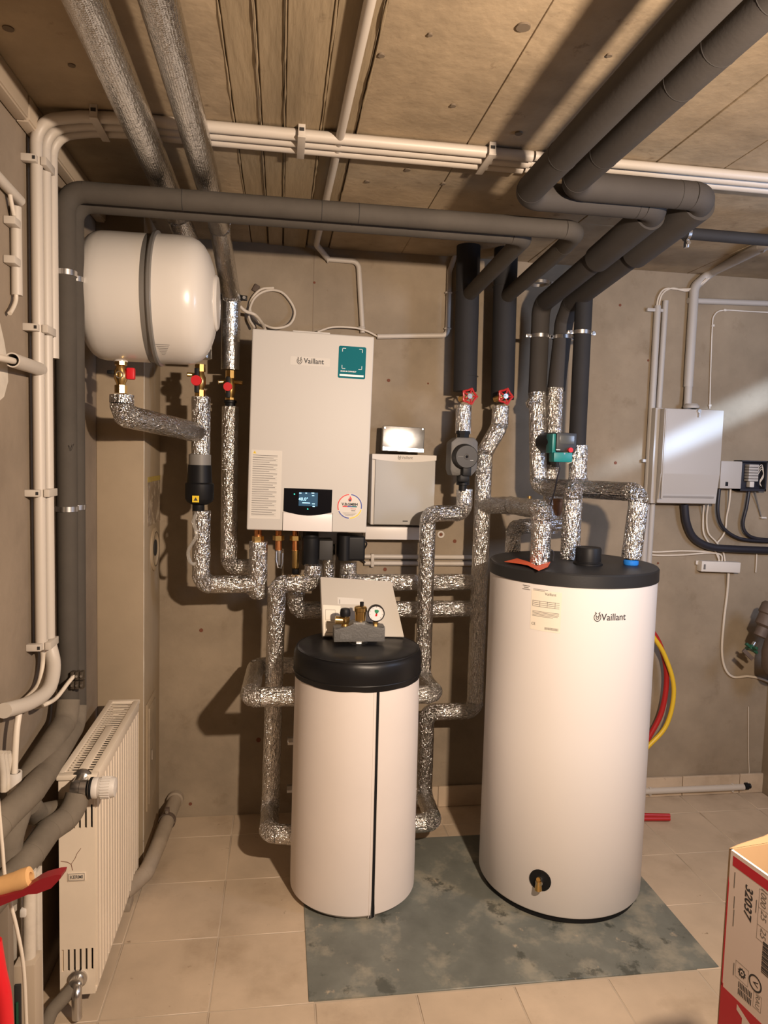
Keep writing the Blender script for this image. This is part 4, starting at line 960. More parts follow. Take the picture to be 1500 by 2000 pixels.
cl = [(1054, 657, 2.76, .036, 'steel pipe clamp on the left of the three slim dark pipes'), (1097, 659, 2.76, .037, 'steel pipe clamp on the middle of the three slim dark pipes'), (1135, 650, 2.60, .033, 'steel pipe clamp on the right of the three slim dark pipes')]
for px, py, Y, R, lab in cl: ring_clamp(P(px, py, Y), ZA, R, lab, ear=(1, 0, 0), w=.014)
ring_clamp(P(1054, 553, 2.76), ZA, .037, 'steel clamp at the bend of the left slim dark pipe', ear=(1, 0, 0), w=.012)
# ---------------------------------------------------------------- pipes into the tall cylinder
def lidpt(px, py): p = at(px, py, Z=LZ); return p
q1 = lidpt(1232, 1103); q3 = lidpt(1113, 1092); q4 = lidpt(1054, 1101)
a = P(1049, 768, 2.74); b = drop(a, 1046, 950); b.x = P(1045, 950, 2.74).x; b.y = 2.70
tp = Vector((q1.x+.030, q1.y+.02, P(1258, 962, q1.y).z)); 
foil_pipe('foil pipe from the left slim dark pipe across to the blue union on the cylinder', [a, b, tp, q1+Vector((0, 0, .022))], .034)
MB_ = MB().tube([P(1047, 778, 2.74), P(1047, 786, 2.74), P(1047, 796, 2.74)], [.030, .040, .034], 24, amp=.006, freq=60); MB_.build('tape_collar', foil_crinkled, bpy.data.objects[sorted([o.name for o in bpy.data.objects if o.name.startswith('foil_wrapped_pipe')])[-1]])
a = P(1130, 870, 2.60); b = P(1129, 938, 2.60); tp = Vector((q3.x+.008, q3.y+.02, P(1124, 958, q3.y).z)); b.z = tp.z
foil_pipe('foil pipe from the right slim dark pipe down into the cylinder top', [a, b, tp, q3], .035)
a = P(1084, 758, 2.74); foil_pipe('crumpled foil sleeve between middle slim dark pipe and teal pump', [a, P(1081, 845, 2.74)], .033, amp=.004)
a = P(1076, 908, 2.74); b = P(1074, 1040, 2.74); foil_pipe('foil sleeve below the teal pump running behind the crossing pipe', [a, b], .030, amp=.003)
a = Vector((F1X, 2.80, P(962, 988, 2.78).z)); tp = Vector((q4.x+.004, q4.y+.01, P(1057, 996, q4.y).z)); b = P(1000, 987, 2.66)
foil_pipe('foil branch from the tall riser down into the cylinder top', [a, b, tp, q4], .034)
a = P(1120, 1020, 2.72); b = P(1003, 1030, 2.66); foil_pipe('shaded foil pipe looping low behind the cylinder top', [a, b, Vector((b.x, b.y, LZ-.02))], .030)
t = thing('air_vent_bottle', P(1090, 990, 2.66), 'bronze fitting behind the foil pipes above the cylinder', 'fitting')
c = P(1090, 990, 2.66)
MB().lathe(c-ZA*.035, ZA, [(.010, 0), (.014, .01), (.020, .03), (.020, .055), (.022, .057), (.022, .066), (.012, .068)], 24).build('body', bronze, t)
t = thing('brass_vent_cap', P(1034, 974, 2.62), 'small brass vent cap on the foil branch behind the cylinder', 'fitting'); c = P(1034, 974, 2.62)
MB().cyl(c-ZA*.016, c+ZA*.010, .008, n=16).build('cap', brass, t)
t = thing('blue_union', q1, 'bright blue plastic union on top of the cylinder', 'fitting')
MB().lathe(q1, ZA, [(.024, 0), (.026, .004), (.026, .014), (.022, .018)], 12).build('union_nut', blue_plastic, t); MB().cyl(q1, q1+ZA*.034, .012, n=16).build('neck', brass, t)
pts = [at(px, py, Z=LZ+.002) for px, py in ((985, 1099), (1010, 1094), (1032, 1098), (1048, 1106), (1075, 1101), (1070, 1109), (1052, 1115), (1030, 1107), (1010, 1103))]
vs = [p+ZA*(.003*math.sin(i*1.9)+.003) for i, p in enumerate(pts)]
tag(MB().add(vs+[v+ZA*.001 for v in vs], [tuple(range(9)), tuple(range(17, 8, -1))]+[(i, (i+1) % 9, 9+(i+1) % 9, 9+i) for i in range(9)]).build('warning_tag', orange_paper), 'crumpled orange-red paper tag on the cylinder top', 'tag')
w0 = at(1066, 1096, Z=LZ)
hose('bent_wire', 'thin dark wire bent in a hook on the cylinder top', 'wire', [w0, w0+Vector((.004, 0, .03)), w0+Vector((.018, 0, .040)), w0+Vector((.028, 0, .028)), w0+Vector((.026, 0, 0))], .0022, cable_black)
# ---------------------------------------------------------------- pumps
c = P(908, 890, 2.66); t = thing('circulator_pump', c-ZA*.09, 'dark round-headed circulation pump on the left riser', 'pump')
def pz(py): return P(905, py, 2.72).z
xm = P(903, 890, 2.72).x
MB().prism([(-.050, -.075), (.028, -.075), (.050, -.050), (.050, .058), (.035, .075), (-.035, .075), (-.058, .055), (-.058, -.050)], (xm+.004, 2.775, P(905, 892, 2.72).z), XA, ZA, .085, .008).build('insulation_shell', grey_cast, t)
MB().lathe((xm, 2.72, pz(868)), ZA, [(.024, 0), (.024, pz(848)-pz(868)), (.028, pz(848)-pz(868)), (.028, pz(842)-pz(868))], 8).build('upper_union', black_plastic, t)
MB().lathe((xm+.006, 2.72, pz(958)), ZA, [(.016, 0), (.016, .02), (.026, .022), (.026, pz(925)-pz(958))], 16).build('lower_union', black_plastic, t)
hc = P(911, 892, 2.655)
hd = MB().lathe(hc+YA*.05, (0, -1, 0), [(.050, 0), (.050, .02), (.045, .03), (.045, .052), (.042, .056), (0, .056)], 48, cap=False).build('motor_head', material('pump_black', (.024, .023, .023), .5), t)
MB().torus(hc-YA*.006+Vector((.001, 0, 0)), YA, .009, .0025, 20, 8).build('control_ring', grey_cast, hd)
MB().cyl(hc-YA*.004, hc-YA*.008, .005, n=14).build('control_button', black_gloss, hd)
MB().span(hc+Vector((-.034, -.0068, -.001)), hc+Vector((-.014, -.0058, .0015))).build('maker_print', ink_grey, hd); MB().span(hc+Vector((.014, -.0068, -.014)), hc+Vector((.026, -.0058, -.0128))).build('maker_print', white_print, hd)
MB().span(hc+Vector((-.012, -.002, -.075)), hc+Vector((.022, .035, -.036)), .006).build('plug', black_plastic, t)
MB().span(hc+Vector((-.020, .008, -.098)), hc+Vector((.016, .04, -.07)), .006).build('cable_gland', black_plastic, t)
c = P(1095, 872, 2.5250); t = thing('teal_pump', c-ZA*.07, 'teal and black pump with red knob between the slim pipes', 'pump')
a, b = P(1083, 845, 2.5450), P(1120, 883, 2.5450)
MB().span((a.x, 2.5200, b.z), (b.x, 2.5700, a.z), .005).build('control_head', material('pump_face_black', (.016, .016, .017), .5), t)
MB().span((a.x+.012, 2.5185, (a.z+b.z)/2-.006), (b.x-.010, 2.5210, a.z-.010), .001).build('display', material('grey_display', (.085, .09, .088), .25), t)
c = P(1113, 879, 2.5170); MB().cyl(c+YA*.006, c-YA*.010, .0095, .009, 24).build('red_knob', red_plastic, t)
c = P(1090, 878.5, 2.5195); MB().span(c+Vector((-.008, -.0005, -.001)), c+Vector((.008, .0008, .0012))).build('maker_print', white_print, t)
a2, b2 = P(1074, 884, 2.5450), P(1112, 903, 2.5450)
MB().span((a2.x+.006, 2.5170, b2.z), (b2.x, 2.5700, a2.z+.002), .004).build('terminal_box', teal, t)
MB().span((a.x-.012, 2.5300, b.z-.006), (a.x+.003, 2.5950, a.z-.004), .004).build('side_housing', teal, t)
MB().lathe((a.x+.020, 2.73, (a.z+b.z)/2), (0, -1, 0), [(.036, 0), (.040, .015), (.038, .12), (.03, .165)], 32).build('motor_can', black_plastic, t)
MB().cyl(P(1100, 886, 2.5300)+YA*.002, P(1100, 886, 2.5300)-YA*.0135, .003, n=10).build('screw', steel, t)
MB().cyl(P(1082, 842, 2.74), P(1078, 912, 2.74), .030, n=20).build('pump_body', cast_iron, t)
hose('pump_cable', 'thin dark cable hanging from the teal pump', 'cable', [P(1092, 903, 2.5350), P(1093, 915, 2.5350), P(1088, 935, 2.5450), P(1083, 960, 2.5650), P(1075, 985, 2.5850)], .003, cable_black)
hose('sensor_cable', 'thin pale cable looped beside the teal pump\'s red knob', 'cable', [P(1112, 886, 2.53), P(1118, 890, 2.52), P(1122, 896, 2.52), P(1116, 902, 2.52), P(1108, 906, 2.53)], .002, cable_white)
# ---------------------------------------------------------------- conduits on the left wall and under the ceiling
def conduit(label, pts, r, mat=pvc, bend=.06, group=None, name='conduit', n=16, flex=None):
    return pipe(name, label, 'conduit', pts, r, mat, bend=bend, n=n, group=group, sleeve='tube', elbow='bend', uv=False, bend_mat=flex)
def clip(c, w, h, dirn, label, group=None, mat=pvc):
    """snap-in conduit clip: strap plus the small hooked foot"""
    c = Vector(c); t = thing('conduit_clip', c, label, 'clip', group)
    return t, c
LX = [-0.612, -0.604, -0.600]; LY = [1.935, 1.975, 2.015]
ceil_y = [1.995, 1.955, 1.915]
zc_ = ZC-.016
labs = ['wall side', 'middle', 'outer']
xr_end = XR
bots = [at(92, 1265, Y=1.94).z, at(100, 1265, Y=1.98).z, at(104, 700, Y=2.02).z]
for k in range(3):
    lab = 'white conduit up the left wall and along the ceiling, %s one of three' % labs[k]
    conduit(lab, [(LX[k], LY[k], bots[k]), (LX[k], LY[k], zc_-.015), (LX[k]+.11, (LY[k]+ceil_y[2-k])/2, zc_), (LX[k]+.20, ceil_y[2-k], zc_), (P(1030, 320, 1.95).x if k != 1 else P(1034, 320, 1.95).x, ceil_y[2-k], zc_)], .0145, bend=.09)
for k in range(3):
    conduit('white ceiling conduit right of the dark pipes, %s one of three' % ('front', 'middle', 'rear')[k], [(P(1036, 320, 1.95).x, 1.915+.04*k, zc_+.002), (XR, 1.915+.04*k, zc_+.002)], .0125)
for i, (px, lab) in enumerate(((195, 'nearest the left wall'), (588, 'in the middle of the ceiling'), (950, 'beside the dark ceiling pipes'))):
    x = P(px, 285, 1.95).x; t = thing('conduit_clip', (x, 1.90, zc_), 'white clip holding the three ceiling conduits, '+lab, 'clip', 'ceiling conduit clips')
    MB().span((x-.010, 1.885, zc_-.018), (x+.010, 2.02, zc_-.014), .001).build('strap', pvc, t)
    MB().span((x-.009, 1.886, zc_-.016), (x+.009, 1.892, ZC), .001).build('foot', pvc, t); MB().span((x-.006, 1.8845, ZC-.018), (x+.006, 1.8865, ZC-.010)).build('slot', seam_dark, t)
for py, lab in ((322, 'near the ceiling'), (645, 'at vessel height'), (962, 'halfway down the wall'), (1257, 'lowest of four')):
    z = at(85, py, Y=1.95).z; t = thing('conduit_clip', (LX[0], 1.93, z), 'white clip strapping the conduits to the left wall, '+lab, 'clip', 'left wall conduit clips')
    MB().span((-.599, 1.922, z-.010), (-.585, 1.992, z+.010), .002).build('strap', pvc, t)
    MB().span((XL, 1.905, z-.009), (-.604, 1.923, z+.009), .002).build('foot', pvc, t); MB().span((-.612, 1.9035, z-.004), (-.606, 1.9055, z+.004)).build('slot', seam_dark, t)
# flat corner duct between wall and ceiling
t = thing('cable_duct', (XL, .5, ZC-.06), 'cream cable duct along the corner of left wall and ceiling', 'cable duct')
for y0, y1 in ((-.5, 1.862), (1.872, 2.62)):
    MB().span((XL, y0, ZC-.058), (XL+.034, y1, ZC-.002), .003).build('duct', trunk_cream, t)
    MB().span((XL+.004, y0, ZC-.063), (XL+.030, y1, ZC-.057), .001).build('lid', trunk_cream, t)
# ceiling conduit running away from the camera to the wall
xa = P(690, 40, 1.4).x
a = at(706, 0, Z=ZC-.012); b = at(640, 285, Z=ZC-.012); c = at(618, 478, Z=ZC-.016)
conduit('pale conduit along the ceiling board joint, dropping to the back wall', [(a.x+.03, .3, ZC-.012), a, b, c, P(640, 505, YB-.012)], .0115, bend=.04)
conduit('white wall conduit elbow running down to the boiler top', [P(638, 506, YB-.012), P(700, 511, YB-.012), P(708, 650, YB-.012)], .0105, bend=.03)
conduit('white wall conduit from the ceiling down and left to the boiler', [P(893, 487, YB-.014), P(878, 530, YB-.014), P(874, 655, YB-.014), P(737, 657, YB-.014)], .0105, bend=.025)
for px, py, lab in ((640, 506, 'left'), (706, 640, 'lower'), (876, 572, 'upper right'), (874, 642, 'lower right')):
    p = P(px, py, YB-.012); t = MB().torus(p, ZA if py > 520 else XA, .013, .0035, 20, 6).build('conduit_clip', pvc); tag(t, 'small white clip on the wall conduit above the boiler, %s one' % lab, 'clip')
# cables above the boiler
hose('cable_loop', 'coiled grey cable loop on the wall above the boiler', 'cable', [P(497, 640, 2.90), P(486, 618, 2.92), P(495, 585, 2.94), P(520, 568, 2.945), P(552, 572, 2.945), P(575, 605, 2.945), P(567, 632, 2.93), P(540, 641, 2.91), P(515, 634, 2.92), P(493, 618, 2.93), P(489, 590, 2.945), P(508, 566, 2.945), P(535, 562, 2.945)], .005, cable_white)
hose('cable', 'grey cable from the foil pipe clamp onto the boiler top', 'cable', [P(468, 598, 2.84), P(480, 608, 2.86), P(498, 615, 2.88), P(512, 632, 2.86), P(518, 645, 2.82)], .0065, cable_white)
hose('cable', 'thin white cable arching over the boiler top to the right', 'cable', [P(620, 648, 2.86), P(650, 639, 2.90), P(690, 640, 2.92), P(715, 646, 2.94), P(737, 657, 2.946)], .004, cable_white)
MB_t = MB().box(P(500, 563, YB-.006), (.022, .012, .030), Matrix.Rotation(.5, 3, 'Y'), .003).build('cable_tie_mount', material('brown_rubber', (.10, .07, .05), .7)); tag(MB_t, 'small brown tie mount above the cable loop', 'tie mount')
# small level conduits behind the pipes
for k, py in enumerate((1087, 1100)):
    a = P(712, py, YB-.012); b = P(925, py+8, YB-.012); b.z = a.z
    conduit('thin white level conduit on the back wall right of the boiler, %s of two' % ('upper', 'lower')[k], [a, b], .010)
for k, px in enumerate((727,)):
    p = P(px, 1094, YB-.014); t = MB().box(p, (.014, .024, .055), None, .003).build('conduit_clip', pvc); tag(t, 'white double clip on the two level conduits', 'clip')
hose('cable', 'thin black cable drooping from the tall black cover', 'cable', [P(706, 1052, 2.78), P(716, 1062, 2.82), P(708, 1078, 2.88), P(706, 1090, 2.92), P(714, 1100, 2.945)], .0035, cable_black)
# left wall: short conduit drop near the camera and open conduit end
x = XL+.014
a = at(-30, 318, X=x); b = at(39, 392, X=x)
conduit('sloping white conduit at the left edge of the picture', [a, b], .012)
c = at(31, 405, X=x); d = Vector((x, c.y, at(31, 575, X=x).z))
conduit('short upright white conduit at the left edge of the picture', [c, d], .0125)
hose('cable', 'two grey cables entering the short upright conduit', 'cable', [at(18, 372, X=x), at(22, 395, X=x), at(27, 420, X=x)], .005, cable_white)
hose('cable', 'cut white cable end below the short upright conduit', 'cable', [at(31, 565, X=x), at(31, 585, X=x), at(26, 600, X=x), at(19, 612, X=x)], .005, cable_white)
for py, lab in ((434, 'upper'), (510, 'lower')):
    p = at(24, py, X=x); tag(MB().box(p, (.026, .040, .018), None, .003).build('conduit_clip', pvc), 'white clip on the short upright conduit, %s of two' % lab, 'clip')
a = at(24, 703, X=XL+.045); b = at(80, 722, X=XL+.03)
tag(MB().lathe(a, b-a, [(.0135, 0), (.0165, 0), (.0165, (b-a).length*.98), (.012, (b-a).length)], 20, cap=False).build('conduit_socket', pvc), 'open ended white conduit socket on the left wall', 'conduit')
hose('cable', 'white cable entering the open conduit socket from the left', 'cable', [at(-40, 692, X=XL+.06), at(0, 699, X=XL+.055), at(30, 706, X=XL+.042)], .0075, cable_white)
# lower ends of the left conduits: big sweep and two cables
sw = [(LX[1], LY[1], at(104, 1255, Y=1.98).z), at(105, 1300, Y=1.95), at(95, 1345, Y=1.88), at(60, 1372, Y=1.78), at(8, 1388, Y=1.66)]
hose('flexible_conduit', 'thick cream flexible conduit sweeping left off the wall', 'conduit', sw, .0175, pvc, 18)
for k, (px, X_) in enumerate(((84, -.615), (90, -.610))):
    hose('cable', 'cream cable curving left below the wall conduits, %s of two' % ('outer', 'inner')[k], 'cable', [(LX[0]+.008*k, LY[0]+.006*k, bots[0]+.02), at(px, 1290, X=X_), at(px-8, 1335, X=X_), at(px-30, 1362, X=X_), at(px-55, 1380, X=X_)], .0065, cable_white)
hose('cable', 'cream cable running down into the white socket by the grey pipes', 'cable', [at(38, 1388, X=-.60), at(33, 1420, X=-.60), at(30, 1460, X=-.60), at(28, 1510, X=-.60)], .0075, cable_white)
p = at(28, 1512, X=-.60); tag(MB().lathe(p-ZA*.05, ZA, [(.014, 0), (.0155, 0), (.0165, .055), (.013, .055), (.012, .01)], 20, cap=False).build('cable_socket', matt_white), 'white socket tube at the end of a cream cable', 'socket')
# exposed terminal block with its cable
p = at(154, 1326, Y=2.02)
t = thing('terminal_block', p-ZA*.03, 'exposed brass terminal block hanging in front of the left foam pipes', 'terminal block')
for i in range(3):
    for j in range(2):
        MB().span(p+Vector((-.020+.012*i, -.010, -.026+.026*j)), p+Vector((-.010+.012*i, .012, -.004+.026*j)), .002).build('terminal', material('dark_terminal', (.07, .055, .04), .5, .4) if not MATS.get('dark_terminal') else MATS['dark_terminal'], t)
        MB().cyl(p+Vector((-.015+.012*i, -.010, -.015+.026*j)), p+Vector((-.015+.012*i, -.014, -.015+.026*j)), .0035, n=8).build('screw', steel, t)
hose('cable', 'cream cable from the terminal block to the left wall', 'cable', [p+Vector((-.012, -.004, .010)), at(132, 1335, Y=1.98), at(110, 1363, Y=1.92), at(88, 1376, Y=1.86), at(68, 1382, X=XL+.01)], .0055, cable_white)
hose('cable', 'thin pale cable along the left foam pipes', 'cable', [at(108, 420, X=-.61), at(106, 700, X=-.612), at(108, 1000, X=-.612), at(112, 1300, X=-.612), at(113, 1390, X=-.612)], .004, cable_white)
# ---------------------------------------------------------------- old grey pipes by the radiator
zA_ = at(130, 1388, Y=2.05).z
foam_pipe('upper dusty foam pipe sloping forward above the radiator gap', [(pA.x, 2.05, zA_+.03), (pA.x, 2.03, zA_-.02), (-.585, 1.74, .735), (-.60, 1.66, .64), (-.605, 1.64, .50)], .031, foam_old, bend=.05)
foam_pipe('second dusty foam pipe sloping forward with a bend to the left', [(pB.x, 2.12, at(150, 1398, Y=2.12).z+.03), (pB.x, 2.10, at(150, 1398, Y=2.12).z-.02), at(86, 1512, Y=1.78), at(62, 1545, Y=1.66), at(4, 1600, Y=1.52), at(-70, 1690, Y=1.42)], .030, foam_old, bend=.05)
foam_pipe('dusty foam pipe snaking from the thermostat valve down to the left', [at(152, 1552, Y=1.885), at(140, 1592, Y=1.86), at(95, 1622, Y=1.78), at(62, 1668, Y=1.68), at(10, 1730, Y=1.58), at(-50, 1800, Y=1.52)], .031, foam_old, bend=.06)
foam_pipe('short dusty foam branch behind the snaking pipe', [at(118, 1582, Y=1.92), at(72, 1592, Y=1.84), at(56, 1572, Y=1.78)], .027, foam_old, bend=.04)
# drain pipe along the foot of the pier
dpts = [at(328, 1592, Y=2.90), at(302, 1672, Y=2.64), at(288, 1708, Y=2.54), at(262, 1733, Y=2.46)]
dpts = [(-.41, 2.955, .085), (-.425, 2.62, .075), (-.445, 2.48, .05), (-.50, 2.38, .042)]
dp = pipe('drain_pipe', 'dusty old drain pipe along the floor by the pier', 'pipe', dpts, .028, old_pipe, bend=.08, n=20, sleeve='pipe_length', elbow='bend', uv=False)
MB().lathe(Vector((-.411, 2.93, .085)), (0, 1, 0), [(.030, 0), (.034, .005), (.034, .025)], 24).build('socket', old_pipe, dp)
ring_clamp((-.418, 2.78, .080), (0, 1, 0), .030, 'rusty clamp on the drain pipe by the pier', ear=(0, 0, 1), mat=brown_iron)
MB().span((-.52, 2.34, 0), (-.47, 2.40, .03), .004).build('support_block', old_pipe, dp)
# ---------------------------------------------------------------- lower left clutter
gp = at(70, 1900, Y=1.62)
t = thing('wooden_stand', (-.62, 1.60, 0), 'old chipped white wooden frame standing at the lower left wall', 'stand')
def clspan(px0, py0, px1, py1, Y, d, name, mat, bev=.002):
    a, b = at(px0, py0, Y=Y), at(px1, py1, Y=Y); zb = max(b.z, 0.001)
    return MB().span((a.x, Y, zb), (b.x, Y+d, a.z), bev).build(name, mat, t)
clspan(66, 1705, 78, 2080, 1.66, .03, 'post', old_white); clspan(22, 1740, 42, 1900, 1.64, .02, 'panel', old_white)
clspan(26, 1888, 70, 2080, 1.60, .05, 'lower_box', trunk_cream); clspan(28, 1925, 42, 2080, 1.595, .008, 'dark_opening', seam_dark, .001)
clspan(30, 1960, 36, 2080, 1.59, .006, 'green_strip', green_plastic, .001)
clspan(-30, 1770, 20, 2080, 1.56, .03, 'side_board', material('grey_brown_board', (.20, .16, .12), .8))
a, b = at(58, 1700, Y=1.63), at(57, 1890, Y=1.63)
conduit('old white pipe clipped to the wooden frame at the lower left', [a, b], .014, old_white)
t2 = MB().span(at(41, 1773, Y=1.62)+Vector((0, -.01, 0)), at(53, 1787, Y=1.62)+Vector((0, .02, 0)), .003).build('conduit_clip', matt_white); tag(t2, 'white clip on the old pipe at the lower left', 'clip')
hose('cable', 'long thin grey cable hanging down the lower left corner', 'cable', [at(-4, 1560, Y=1.40), at(4, 1650, Y=1.40), at(12, 1730, Y=1.40), at(32, 1810, Y=1.40), at(46, 1890, Y=1.40), at(52, 2010, Y=1.40)], .0035, cable_white)
for i, (px, lean) in enumerate(((4, -4), (10, -3), (17, -2))):
    tag(MB().tube(spline([at(px+lean, 1470, X=-.612), at(px+2, 1510, X=-.612), at(px+3, 1545, X=-.612)], 5), .008, 10).build('old_cable', old_white), 'chipped white cable in the bundle on the left wall, %s of three' % ('first', 'second', 'third')[i], 'cable')
# red scoop with a wooden handle pushing into the picture
Ys = 1.30; a = at(-40, 1745, Y=Ys); b = at(30, 1722, Y=Ys)
sc = thing('red_scoop', at(40, 1760, Y=Ys), 'dark red scoop with a round wooden handle at the left edge', 'scoop')
d = (b-a).normalized()
MB().lathe(a, d, [(.017, 0), (.017, (b-a).length), (.0185, (b-a).length+.012), (.018, (b-a).length+.026), (.008, (b-a).length+.028), (.008, (b-a).length+.010)], 28, cap=False).build('wooden_handle', wood, sc)
tp = [at(px, py, Y=Ys-.02) for px, py in ((-30, 1782), (12, 1765), (55, 1747), (72, 1746), (100, 1735), (118, 1716), (120, 1708), (108, 1709), (82, 1716), (70, 1722), (40, 1742), (10, 1750), (-30, 1757))]
m = MB(); n_ = len(tp); off = Vector((.004, .020, .002))
m.add(tp+[p+off for p in tp], [tuple(range(n_)), tuple(reversed(range(n_, 2*n_)))]+[(i, (i+1) % n_, n_+(i+1) % n_, n_+i) for i in range(n_)])
m.build('blade', dark_red, sc)
hose('red_hose', 'bright red hose standing at the lower left edge', 'hose', [at(-14, 1840, Y=1.22), at(-4, 1900, Y=1.22), at(6, 1950, Y=1.22), at(12, 2030, Y=1.22)], .014, red_plastic)
# ---------------------------------------------------------------- electrics on the right of the back wall
def B(px, py, d=.012): return at(px, py, Y=YB-d)
EY = YB-.105
a, b = at(1300, 797, Y=EY), at(1405, 985, Y=EY); r_ = at(1416, 800, Y=EY)
el = thing('meter_box', (a.x, YB, b.z), 'large grey electrical box with stepped front on the right of the back wall', 'electrical box')
ez = [a.z, at(1300, 925, Y=EY).z, at(1300, 965, Y=EY).z, b.z]
w_ = r_.x-a.x
MB().span((a.x-.020, YB-.060, b.z-.004), (r_.x-.004, YB, a.z+.004), .004).build('back_box', pvc_right, el)
side = [(EY+.006, ez[0]), (EY+.006, ez[1]), (EY+.024, ez[2]), (EY+.024, ez[3])]
poly = [(YB-.062, ez[0])]+side+[(YB-.062, ez[3])]
MB().prism([(p[0]-EY, p[1]-b.z) for p in poly], (a.x, EY, b.z), YA, ZA, w_, .003).build('cover', pvc_right, el)
MB().span((a.x+.012, EY+.020, ez[3]+.024), (r_.x-.012, EY+.027, ez[3]+.032)).build('slot', material('slot_grey', (.25, .23, .21), .6), el)
MB().span((a.x+.004, EY+.002, ez[3]+.02), (a.x+.012, EY+.012, ez[0]-.004), .002).build('hinge_edge', pvc_right, el)
lkp = at(1366, 803, Y=EY); MB().cyl(lkp+YA*.01, lkp-YA*.004, .008, n=16).build('lock', steel, el); MB().span(lkp+Vector((-.002, -.006, -.026)), lkp+Vector((.002, 0, -.004))).build('key', steel, el)
tp = at(1350, 795, Y=YB-.05); MB().lathe(tp, ZA, [(.032, -.006), (.034, .004), (.024, .014)], 24).build('gland', pvc_right, el)
# small grey box and the open terminal box
a, b = B(1409, 900, .06), B(1447, 955, .06)
sb = thing('small_box', (a.x, YB, b.z), 'small plain grey box right of the large electrical box', 'electrical box')
MB().span((a.x, YB-.06, b.z), (b.x, YB, a.z), .004).build('housing', pvc_right, sb); MB().span((a.x+.026, YB-.063, b.z+.012), (a.x+.038, YB-.058, b.z+.030), .001).build('socket', black_plastic, sb)
a, b = B(1447, 899, .05), B(1496, 960, .05)
ob = thing('open_terminal_box', (a.x, YB, b.z), 'dark open box with a pale terminal strip and loose wires', 'electrical box')
MB().span((a.x, YB-.012, b.z), (b.x, YB, a.z), .002).build('back_plate', cable_black, ob)
for s in ((a.x, b.z, a.x+.006, a.z), (b.x-.006, b.z, b.x, a.z), (a.x, b.z, b.x, b.z+.010), (a.x, a.z-.006, b.x, a.z)): MB().span((s[0], YB-.05, s[1]), (s[2], YB-.008, s[3])).build('rim', cable_black, ob)
q = B(1468, 925, .03)
for i in range(6):
    MB().span((q.x-.024, YB-.045, q.z+.030-.013*i), (q.x+.024, YB-.014, q.z+.041-.013*i), .002).build('terminal', pvc_right, ob)
MB().span((q.x-.012, YB-.04, q.z-.062), (q.x+.010, YB-.014, q.z-.036), .003).build('plug', matt_white, ob)
for k in range(3):
    MB().tube(spline([B(1480, 915+6*k, .03), B(1488, 908+4*k, .035), B(1491, 925+3*k, .04), B(1484, 940+2*k, .035), B(1487, 950, .03)], 6), .0016, 6).build('loose_wire', cable_white, ob)
# conduits of the right wall
cr = .0125
x = B(1283, 612).x; t = conduit('left of two light grey conduits up the back wall behind the tall cylinder', [(x, YB-.014, B(1268, 1100).z), (x, YB-.014, B(1283, 598).z)], .0145, pvc_right)
x = B(1298, 612).x; t = conduit('right of two light grey conduits up the back wall behind the tall cylinder', [(x-.012, YB-.014, B(1280, 1240).z), (x-.012, YB-.014, B(1290, 900).z), (x, YB-.014, B(1297, 588).z)], .0125, pvc_right)
for k, (px, py) in enumerate(((1280, 606), (1260, 900))):
    p = B(px, py, .012); tag(MB().box(p+Vector((-.004 if k == 0 else 0, 0, 0)), (.075 if k == 0 else .03, .018, .014), None, .003).build('conduit_clip', pvc_right), 'grey clip on the conduit pair beside the electrical box, %s of two' % ('upper', 'lower')[k], 'clip')
conduit('thick grey conduit from the ceiling bending down to the electrical box', [at(1545, 452, Z=ZC-.032), at(1488, 482, Z=ZC-.032), P(1388, 532, YB-.03), P(1356, 560, YB-.022), P(1352, 640, YB-.022), P(1344, 755, YB-.022)], .020, pvc_right, bend=.05)
conduit('short slimmer conduit end above the electrical box', [P(1345, 750, YB-.024), P(1342, 800, YB-.03)], .0165, pvc_right)
for k, (px, py) in enumerate(((1386, 530), (1487, 480))):
    p = P(px, py, YB-.035) if k == 0 else at(px, py, Z=ZC-.032); tag(MB().torus(p, Vector((1, -.2, .4)), .0225, .004, 20, 8).build('conduit_clip', pvc_right), 'grey ring clip on the thick bent conduit, %s one' % ('left', 'right')[k], 'clip')
conduit('level grey conduit running right above the electrical box', [B(1344, 587), B(1540, 594)], .0125, pvc_right)
hose('cable', 'pair of thin grey cables leaving the top of the conduits', 'cable', [B(1282, 600), B(1287, 578), B(1300, 564), B(1330, 565), B(1358, 562, .03), B(1380, 545, .05)], .004, cable_white)
hose('cable', 'thin grey cable following the pair at the conduit tops', 'cable', [B(1286, 600), B(1293, 575), B(1312, 563), B(1340, 568), B(1365, 560, .03), B(1390, 538, .05)], .004, cable_white)
hose('cable', 'thin white cable bending along the wall above the electrical box', 'cable', [B(1386, 798, .006), B(1388, 720, .006), B(1391, 640, .006), B(1395, 616, .006), B(1412, 606, .006), B(1460, 608, .006), B(1520, 611, .006)], .003, matt_white)
for k, (px, py) in enumerate(((1392, 636), (1415, 606), (1386, 792))):
    tag(MB().box(B(px, py, .006), (.012, .012, .010), None, .002).build('cable_clip', matt_white), 'tiny white nail clip on the thin cable, %s of three' % ('first', 'second', 'third')[k], 'clip')
